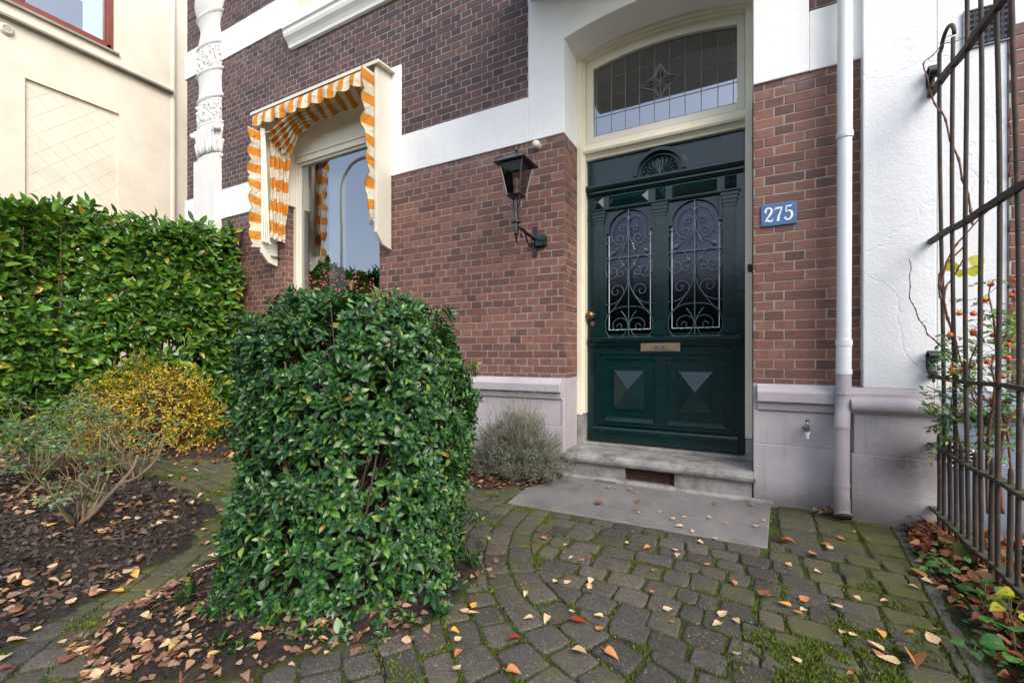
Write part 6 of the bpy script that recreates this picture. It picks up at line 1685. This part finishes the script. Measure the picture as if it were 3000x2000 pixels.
# climbing rose with orange hips
hr = thing('hip_rose', 'wild rose with orange hips and small green leaves growing behind the iron fence', 'rose bush', (1.15, -.35, 0))
mb = MB(); LP, LD, LN, LL = [], [], [], []
hips = [(720, 238), (910, 200), (890, 330), (675, 370), (458, 480), (575, 482), (880, 524), (575, 650), (740, 662), (380, 655), (882, 700), (860, 738), (860, 845), (690, 885), (488, 947), (400, 945), (820, 1005), (735, 1200), (862, 1213), (810, 1418), (572, 632), (985, 890)]
random.seed(31)
mains = []
for (pts, Yp, r_) in (([(700, 2150), (690, 1800), (700, 1500), (745, 1200), (770, 900), (760, 700), (740, 500), (700, 320)], -.42, .008), ([(820, 2150), (790, 1700), (850, 1400), (960, 1250), (1010, 1000)], -.55, .009), ([(800, 1900), (760, 1300), (600, 1150), (470, 880), (430, 700)], -.38, .006),
                      ([(640, 2100), (600, 1800), (650, 1600), (640, 1300), (560, 1150), (545, 900), (620, 700), (660, 450)], -.4, .006), ([(900, 1900), (860, 1500), (780, 1150), (730, 900), (830, 700), (920, 380)], -.45, .006), ([(470, 1650), (430, 1400), (390, 1200), (470, 1040), (500, 960)], -.33, .004), ([(730, 1450), (620, 1250), (480, 1180), (390, 1300)], -.35, .003)):
    P_ = spline([at_plane(*z4b(a, b_), Yp+.03*math.sin(i*1.9)) for i, (a, b_) in enumerate(pts)], 6); P_ = [Vector((q.x, q.y, max(q.z, 0.0))) for q in P_]
    n_ = len(P_); mb.tube(P_, [r_*(1-.6*i/n_) for i in range(n_)], 6); mains += P_
    for i in range(2, n_):
        if random.random() < .5: mb.tube([P_[i], P_[i]+Vector((random.gauss(0, .008), random.gauss(0, .008), random.gauss(0, .006)))], [.0014, .0003], 3)
def spray(s_, n_=1):
    for _ in range(n_):
        ax = Vector((random.gauss(0, 1), random.gauss(0, .6), random.gauss(.1, .6))).normalized(); L_ = random.uniform(.06, .11); e = s_+ax*L_; mb.tube([s_, e], .0012, 3)
        for lf in range(7):
            a = s_+ax*(L_*(.35+.2*(lf//2))); sd2 = ax.cross(Vector((random.gauss(0, .2), -.5, 1))).normalized()*(1 if lf % 2 else -1) if lf < 6 else ax
            LP.append(tuple(a if lf < 6 else e)); LD.append(tuple(sd2+ax*.4)); LN.append((random.gauss(0, .4), -.6+random.gauss(0, .3), 1)); LL.append(random.uniform(.018, .032))
upper = [q for q in mains if q.z > .5]
for q in random.sample(upper, min(len(upper), 110)):
    ax = Vector((random.gauss(0, 1), random.gauss(0, .6), random.gauss(.3, .7))).normalized(); e = q+ax*random.uniform(.04, .12); mb.tube([q, q.lerp(e, .5)+Vector((0, 0, .01)), e], [.002, .0016, .0012], 4); spray(e, random.choice((1, 1, 2)))
for (a, b_) in ((330, 1260), (300, 1230), (370, 1100), (350, 980), (400, 1400), (500, 1500), (550, 1560), (480, 1330), (620, 1520), (330, 1400), (880, 1500), (850, 600), (900, 650), (250, 1235)): spray(Vector(at_plane(*z4b(a, b_), -.36)), 2)
leaves('foliage', np.array(LP), np.array(LD), np.array(LN), np.array(LL), .55, M['hiproseleaf'], hr, 'oval', .12, .15)
for (a, b_) in hips:
    hp = Vector(at_plane(*z4b(a, b_), -.40)); q = min(mains, key=lambda v_: (v_-hp).length); mb.tube(spline([q, q.lerp(hp, .5)+Vector((0, 0, .015)), hp], 4), .0013, 4)
    hb = MB(); hb.lathe([(.001, -.0105), (.008, -.0095), (.0125, -.003), (.0125, .003), (.008, .009), (.003, .0105)], tuple(hp), 14)
    o = part('rose_hip', hb, M['hip'], hr, smooth=True)
    for w_ in range(5):
        a2 = w_*1.256; mb.tube([hp+Vector((.003*math.cos(a2), .003*math.sin(a2), .009)), hp+Vector((.012*math.cos(a2), .012*math.sin(a2), .020+.006*random.random()))], [.001, .0004], 3)
part('stem', mb, M['canered'], hr, smooth=True)

# ------------------------------------------------------------------ greenery at the foot of the fence
P = inpoly_pts([(.70, -.55), (.68, -1.0), (.66, -1.6), (1.3, -1.6), (1.3, -.5), (1.0, -.45)], 700); P = dens(P, 4, -.05)
k = len(P); Z = np.array([gheight(x, y) for x, y in P])+rng.uniform(.02, .07, k)
D = rng.normal(0, 1, (k, 3)); D[:, 2] *= .3; N_ = rng.normal(0, .3, (k, 3)); N_[:, 2] = 1
o = leaves('ground_cover', np.column_stack([P, Z]), D, N_, rng.uniform(.016, .042, k), .75, M['greens'], None, 'oval', .1, .15); tag(o, 'low green weeds and seedlings at the foot of the fence', 'ground cover', kind='stuff')
P = np.column_stack([rng.uniform(.72, .80, 150), rng.uniform(-1.5, -.45, 150)]); k = len(P); D = rng.normal(0, 1, (k, 3)); D[:, 2] *= .2; N_ = np.tile((0, 0, 1.), (k, 1))+rng.normal(0, .25, (k, 3))
o = leaves('ivy', np.column_stack([P, rng.uniform(.005, .035, k)]), D, N_, rng.uniform(.016, .032, k), .95, M['ivy'], None, 'round', .1, .1); tag(o, 'small dark ivy creeping along the edging stones', 'ivy', kind='stuff')
def broad_plant(label, x, y, specs, mat):
    z0 = gheight(x, y); t = thing('broad_leaf_plant', label, 'plant', (x, y, z0)); mbx = MB(); LP, LD, LN, LL = [], [], [], []
    for (dx, dy, dz, L_, tilt_) in specs:
        e = Vector((x+dx, y+dy, z0+dz)); mbx.tube(spline([(x, y, z0), (x+dx*.4, y+dy*.4, z0+dz*.8), tuple(e)], 4), .0018, 4)
        d = Vector((dx, dy, 0)).normalized() if abs(dx)+abs(dy) > 0 else Vector((1, 0, 0)); LP.append(tuple(e-d*L_*.35)); LD.append((d.x, d.y, tilt_)); LN.append((random.gauss(0, .12)-.15, -.45, 1)); LL.append(L_*.85)
    part('stalk', mbx, M['cane'], t); leaves('leaf', np.array(LP), np.array(LD), np.array(LN), np.array(LL), .85, M[mat], t, 'birch' if mat == 'yellowbig' else 'round', .2, .25)
def gp(px0, py0): return ground_at(px0, py0)
q = gp(2890, 1800); broad_plant('round leaved green plant at the foot of the fence', q[0], q[1], [(.0, .03, .10, .085, -.1), (.04, .0, .07, .05, 0), (-.05, .02, .06, .05, .1), (.02, -.05, .05, .045, 0)], 'greens')
q = gp(2960, 1860); broad_plant('yellow leaved plant in front of the iron fence', q[0], q[1], [(-.03, .03, .10, .06, -.2), (.02, .04, .11, .06, -.1), (-.04, -.02, .08, .055, -.3), (.03, -.03, .07, .055, -.4), (.06, .01, .12, .06, -.2), (-.01, .0, .13, .055, -.1)], 'yellowbig')
q = gp(2980, 1960); broad_plant('large dark green leaves in the bottom right photo corner', q[0], q[1], [(.0, .04, .10, .085, 0), (-.05, .0, .06, .06, 0), (.04, -.02, .08, .07, 0), (-.03, -.05, .05, .055, .1)], 'greens')
q = gp(2760, 1700); broad_plant('light green seedling beside the mossy kerb near the pillar', q[0], q[1], [(.02, .02, .07, .05, 0), (-.03, .0, .06, .045, 0), (.0, -.03, .05, .045, 0), (.04, .0, .05, .04, 0), (-.02, .03, .08, .035, 0)], 'greens')
q = gp(2850, 1930); broad_plant('pale green low plant next to the edging stones', q[0], q[1], [(.02, .02, .05, .04, 0), (-.03, .01, .045, .04, 0), (.0, -.03, .04, .038, 0), (.035, -.01, .05, .04, 0)], 'greens')
# mossy stone under the fence
mb = MB(); q = gp(2800, 1650)
vs = []; 
for i in range(12):
    for j in range(18):
        a = 2*math.pi*j/18; ph = math.pi*.5*i/11; v_ = Vector((math.cos(a)*math.cos(ph)*.07, math.sin(a)*math.cos(ph)*.10, math.sin(ph)*.075)); v_ *= 1+.25*mn.noise(v_*18); vs.append((q[0]+.02+v_.x, q[1]+v_.y, gheight(*q)+v_.z-.005))
mb.add(vs, [(i*18+j, i*18+(j+1) % 18, (i+1)*18+(j+1) % 18, (i+1)*18+j) for i in range(11) for j in range(18)])
tag(mb.build('mossy_stone', M['joint'], smooth=True), 'rounded mossy stone lying under the iron fence', 'stone')
# little weeds by the slab and in the joints
for (px0, py0, lb_) in ((1030+250, 1600, None), (1420, 1600, 'small green seedling on the pavers right of the clipped shrub'), (890, 1910, None), (2340, 1750, None)):
    if lb_:
        q = gp(px0, py0); broad_plant(lb_, q[0], q[1], [(.02, .01, .05, .03, 0), (-.03, .0, .04, .03, 0), (.0, -.03, .03, .03, 0), (.03, -.01, .07, .028, -.6), (-.01, .02, .06, .03, 0)], 'viburnum')

# ------------------------------------------------------------------ single fallen leaves on the paving
random.seed(77)
protos = {}
def dead_mesh(kind, matk, i):
    key = (kind, matk, i)
    if key not in protos:
        o_ = leaves('fallen_leaf', np.array([[-.5, 0, 0.]]), np.array([[1., 0, 0]]), np.array([[0, 0, 1.]]), np.array([1.]), .72 if kind == 'birch' else .42, M[matk], None, kind, rng.uniform(.1, .35), rng.uniform(-.1, .3), .3)
        me = o_.data; bpy.data.objects.remove(o_)
        # stalk
        import bmesh
        bm = bmesh.new(); bm.from_mesh(me)
        pp = [Vector((-.5, 0, 0)), Vector((-.62, .02, .03)), Vector((-.74, .06, .05))]
        for a, b2 in zip(pp[:-1], pp[1:]):
            w_ = Vector((0, .012, 0)); f_ = bm.faces.new([bm.verts.new(a+w_), bm.verts.new(b2+w_), bm.verts.new(b2-w_), bm.verts.new(a-w_)])
        bm.to_mesh(me); bm.free(); me.shade_smooth(); protos[key] = me
    return protos[key]
kinds = {'p': ('birch', 'd_pale', 'pale straw coloured'), 'y': ('birch', 'd_yellow', 'yellow'), 'o': ('birch', 'd_orange', 'orange brown'), 'b': ('birch', 'd_brown', 'dark brown'), 'r': ('oval', 'd_red', 'dark red'), 'O': ('oval', 'd_yellow', 'bright orange yellow'), 'R': ('oval', 'd_orange', 'rust red')}
def drop(kd, px0, py0, size, label=None, group=None, surf=None, xy=None, cat='leaf'):
    kind, matk, word = kinds[kd]
    x, y = xy if xy else ground_at(px0*1.2755, py0*1.2755)
    zz = .008
    if sdf(slab, np.array([x]), np.array([y]))[0] > 0: zz = .010
    o_ = bpy.data.objects.new('fallen_leaf', dead_mesh(kind, matk, random.randrange(4))); col.objects.link(o_)
    o_.location = (x, y, zz+.004*random.random()+size*.05); o_.scale = (size,)*3
    o_.rotation_euler = (random.gauss(0, .14), random.gauss(0, .14), random.uniform(0, 6.28))
    tag(o_, label or f'{word} fallen leaf lying on the {surf or "mossy grey pavers"}', cat, group or f'{word} leaves fallen on the {surf or "pavers"}')
special = [('r', 1333, 1432, .085, 'large dark red fallen leaf on the pavers right of the clipped shrub'), ('r', 1180, 1474, .05, 'small dark red curled leaf on the pavers near the front'), ('R', 1487, 1263, .055, 'rust red leaf on the cobbles just below the stone slab'), ('O', 2110, 1322, .085, 'bright orange pointed leaf on the edging near the fence'), ('R', 2100, 1525, .13, 'longest rust red leaf on the moss at the bottom right'),
           ('R', 1805, 1249, .085, 'red orange leaf with a yellow tip beside the slab corner'), ('r', 1466, 1156, .05, 'rounder dark red leaf on the stone slab'), ('b', 1378, 1160, .07, 'crumpled brown leaf on the stone slab')]
for kd, a, b_, s_, lb_ in special: drop(kd, a, b_, s_, lb_, 'fallen leaves on the paving')
pl = [('p', 1330, 1503, .06), ('o', 1405, 1510, .05), ('p', 1255, 1428, .045), ('p', 1213, 1424, .04), ('p', 1065, 1408, .04), ('p', 1088, 1413, .045), ('p', 935, 1475, .05), ('o', 1052, 1508, .04), ('p', 1047, 1542, .035), ('p', 1053, 1475, .035), ('y', 1045, 1458, .035), ('p', 1375, 1421, .04), ('p', 1315, 1410, .025), ('o', 1378, 1449, .04), ('p', 1535, 1404, .04), ('p', 1663, 1416, .045), ('p', 1693, 1432, .04), ('p', 1355, 1352, .035), ('p', 1355, 1340, .035), ('p', 1555, 1280, .045), ('p', 1640, 1240, .035),
      ('b', 1757, 1371, .06), ('p', 1758, 1372, .04), ('o', 1850, 1380, .045), ('p', 1880, 1318, .035), ('y', 1802, 1392, .045), ('o', 1895, 1252, .045), ('o', 1870, 1275, .05), ('p', 1812, 1302, .04), ('p', 1905, 1260, .035), ('y', 2025, 1462, .045), ('y', 2082, 1455, .04), ('p', 2010, 1490, .05), ('p', 2140, 1470, .05), ('p', 2040, 1520, .06), ('o', 2020, 1508, .05), ('p', 1960, 1225, .03), ('o', 1935, 1240, .045), ('p', 1920, 1395, .045), ('p', 1935, 1460, .04), ('o', 1985, 1240, .04), ('p', 1690, 1508, .04), ('o', 1180, 1548, .05), ('y', 1090, 1395, .04), ('p', 2130, 1340, .04), ('p', 2100, 1352, .035),
      ('p', 1310, 1175+110, .03), ('p', 1300, 1255, .03), ('o', 1250, 1190+50, .035)]
for kd, a, b_, s_ in pl: drop(kd, a, b_, s_)
ps = [('p', 1395, 1122, .04), ('y', 1445, 1127, .04), ('p', 1448, 1140, .025), ('p', 1468, 1182, .025), ('p', 1545, 1195, .035), ('p', 1560, 1213, .045), ('p', 1573, 1192, .03), ('p', 1645, 1240, .03), ('p', 1590, 1225, .03), ('p', 1630, 1193, .03), ('o', 1665, 1205, .03), ('o', 1725, 1162, .035), ('y', 1733, 1148, .03), ('p', 1740, 1213, .045), ('p', 1755, 1200, .03), ('p', 1335, 1115, .03), ('o', 1320, 1110, .03), ('p', 1515, 1180, .02), ('p', 1610, 1250, .035), ('o', 1560, 1140, .035), ('b', 1640, 1160, .035), ('o', 1465, 1135, .03)]
for kd, a, b_, s_ in ps: drop(kd, a, b_, s_, surf='grey stone slab', group='fallen leaves on the stone slab')
# on the left path
for i in range(78):
    t = random.random(); base = ground_at(*random.choice([(random.uniform(330, 620), random.uniform(1640, 1960)), (random.uniform(560, 680), random.uniform(1440, 1700)), (random.uniform(0, 600), random.uniform(1850, 1990)), (random.uniform(420, 640), random.uniform(1325, 1420))]))
    drop(random.choice('ppppooybb'), 0, 0, random.uniform(.03, .055), surf='mossy path left of the clipped shrub', group='fallen leaves on the mossy path', xy=base)
for i in range(26):
    base = (random.uniform(-1.0, .6), random.uniform(-1.9, -.85)); drop(random.choice('ppoo'), 0, 0, random.uniform(.02, .04), xy=base)
for (a, b_) in ((600, 1190), (830, 1260), (800, 1080)): pass
# oak leaf bundle below the pipe
q = ground_at(2440, 1510); P = np.array(q)+rng.normal(0, .03, (16, 2))*(1.3, .7); k = len(P); D = rng.normal(0, 1, (k, 3)); D[:, 2] *= .2; N_ = np.tile((0, -.3, 1.), (k, 1))+rng.normal(0, .3, (k, 3))
o = leaves('leaf_bundle', np.column_stack([P, rng.uniform(.008, .035, k)]), D, N_, rng.uniform(.04, .07, k), .7, M['litter'], None, 'birch', .2, .2); tag(o, 'clump of curled brown leaves below the downpipe mouth', 'leaf clump')

# ------------------------------------------------------------------ across the street: seen as reflections in the glass
lampp = thing('street_lamp', 'tall grey street lamp with a curved arm mirrored in the window', 'street lamp', (-13.6, -8.2, 0))
mb = MB(); mb.tube([(-13.6, -8.2, 0), (-13.6, -8.2, 2.0)], .14, 14); mb.tube([(-13.6, -8.2, 2.0), (-13.6, -8.2, 7.2)]+[(-13.6+1.0*(1-math.cos(a)), -8.2, 7.2+1.0*math.sin(a)) for a in [math.pi*.5*i/8 for i in range(1, 9)]]+[(-11.2, -8.2, 8.25)], .055, 12)
part('lamp_post', mb, M['beige'], lampp, smooth=True)
mb = MB(); mb.box(-11.4, -10.7, -8.32, -8.08, 8.14, 8.3); part('lamp_head', mb, M['ledge'], lampp, bevel=.03)
def street_tree(x, y, h_, r_, label, low=False):
    t = thing('street_tree', label, 'tree', (x, y, 0), 'dark trees across the street'); mb = MB()
    mb.tube([(x, y, 0), (x+.1, y, h_*.3), (x, y+.1, h_*.75)], [.22, .16, .05], 8)
    for i in range(14):
        a = random.uniform(0, 6.28); mb.tube([(x, y, h_*random.uniform(.25, .6)), (x+math.cos(a)*r_*.8, y+math.sin(a)*r_*.8, h_*random.uniform(.5, .95))], [.07, .015], 5)
    part('trunk', mb, M['trunk'], t)
    k = 3400 if low else 2600; d = rnd_dirs(k); rr_ = rng.random(k)**.4; P_ = np.stack([x+d[:, 0]*rr_*r_, y+d[:, 1]*rr_*r_, h_*(.5 if low else .6)+d[:, 2]*rr_*h_*(.5 if low else .42)], -1)
    kp = np.array([mn.noise(tuple(q*.9)) for q in P_]) > -.15; P_ = P_[kp]; k = len(P_)
    leaves('crown', P_, rnd_dirs(k), rnd_dirs(k), rng.uniform(.25, .45, k), .7, M['treeleaf'], t, 'oval')
street_tree(-20, -13, 4.6, 2.6, 'broad dark tree across the street, mirrored behind the lamp'); street_tree(-15, -15, 4.2, 2.6, 'lower dark tree across the street, mirrored right of the lamp'); street_tree(-3, -16, 4.4, 2.8, 'dark tree straight across the street from the window')

for i, (x, h_, lb_) in enumerate(((-10, 4.4, 'broad dark bush across the street, left of the door axis'), (-6.2, 3.9, 'lowest dark bush across the street'), (.8, 4.3, 'dark bush across the street in line with the door'), (4.6, 4.7, 'dark bush across the street in line with the pillar'), (8.6, 4.4, 'dark bush across the street beyond the fence'), (12.8, 4.8, 'rightmost dark bush across the street'))):
    street_tree(x, -14+.6*math.sin(i*2.1), h_, 2.6, lb_, True)
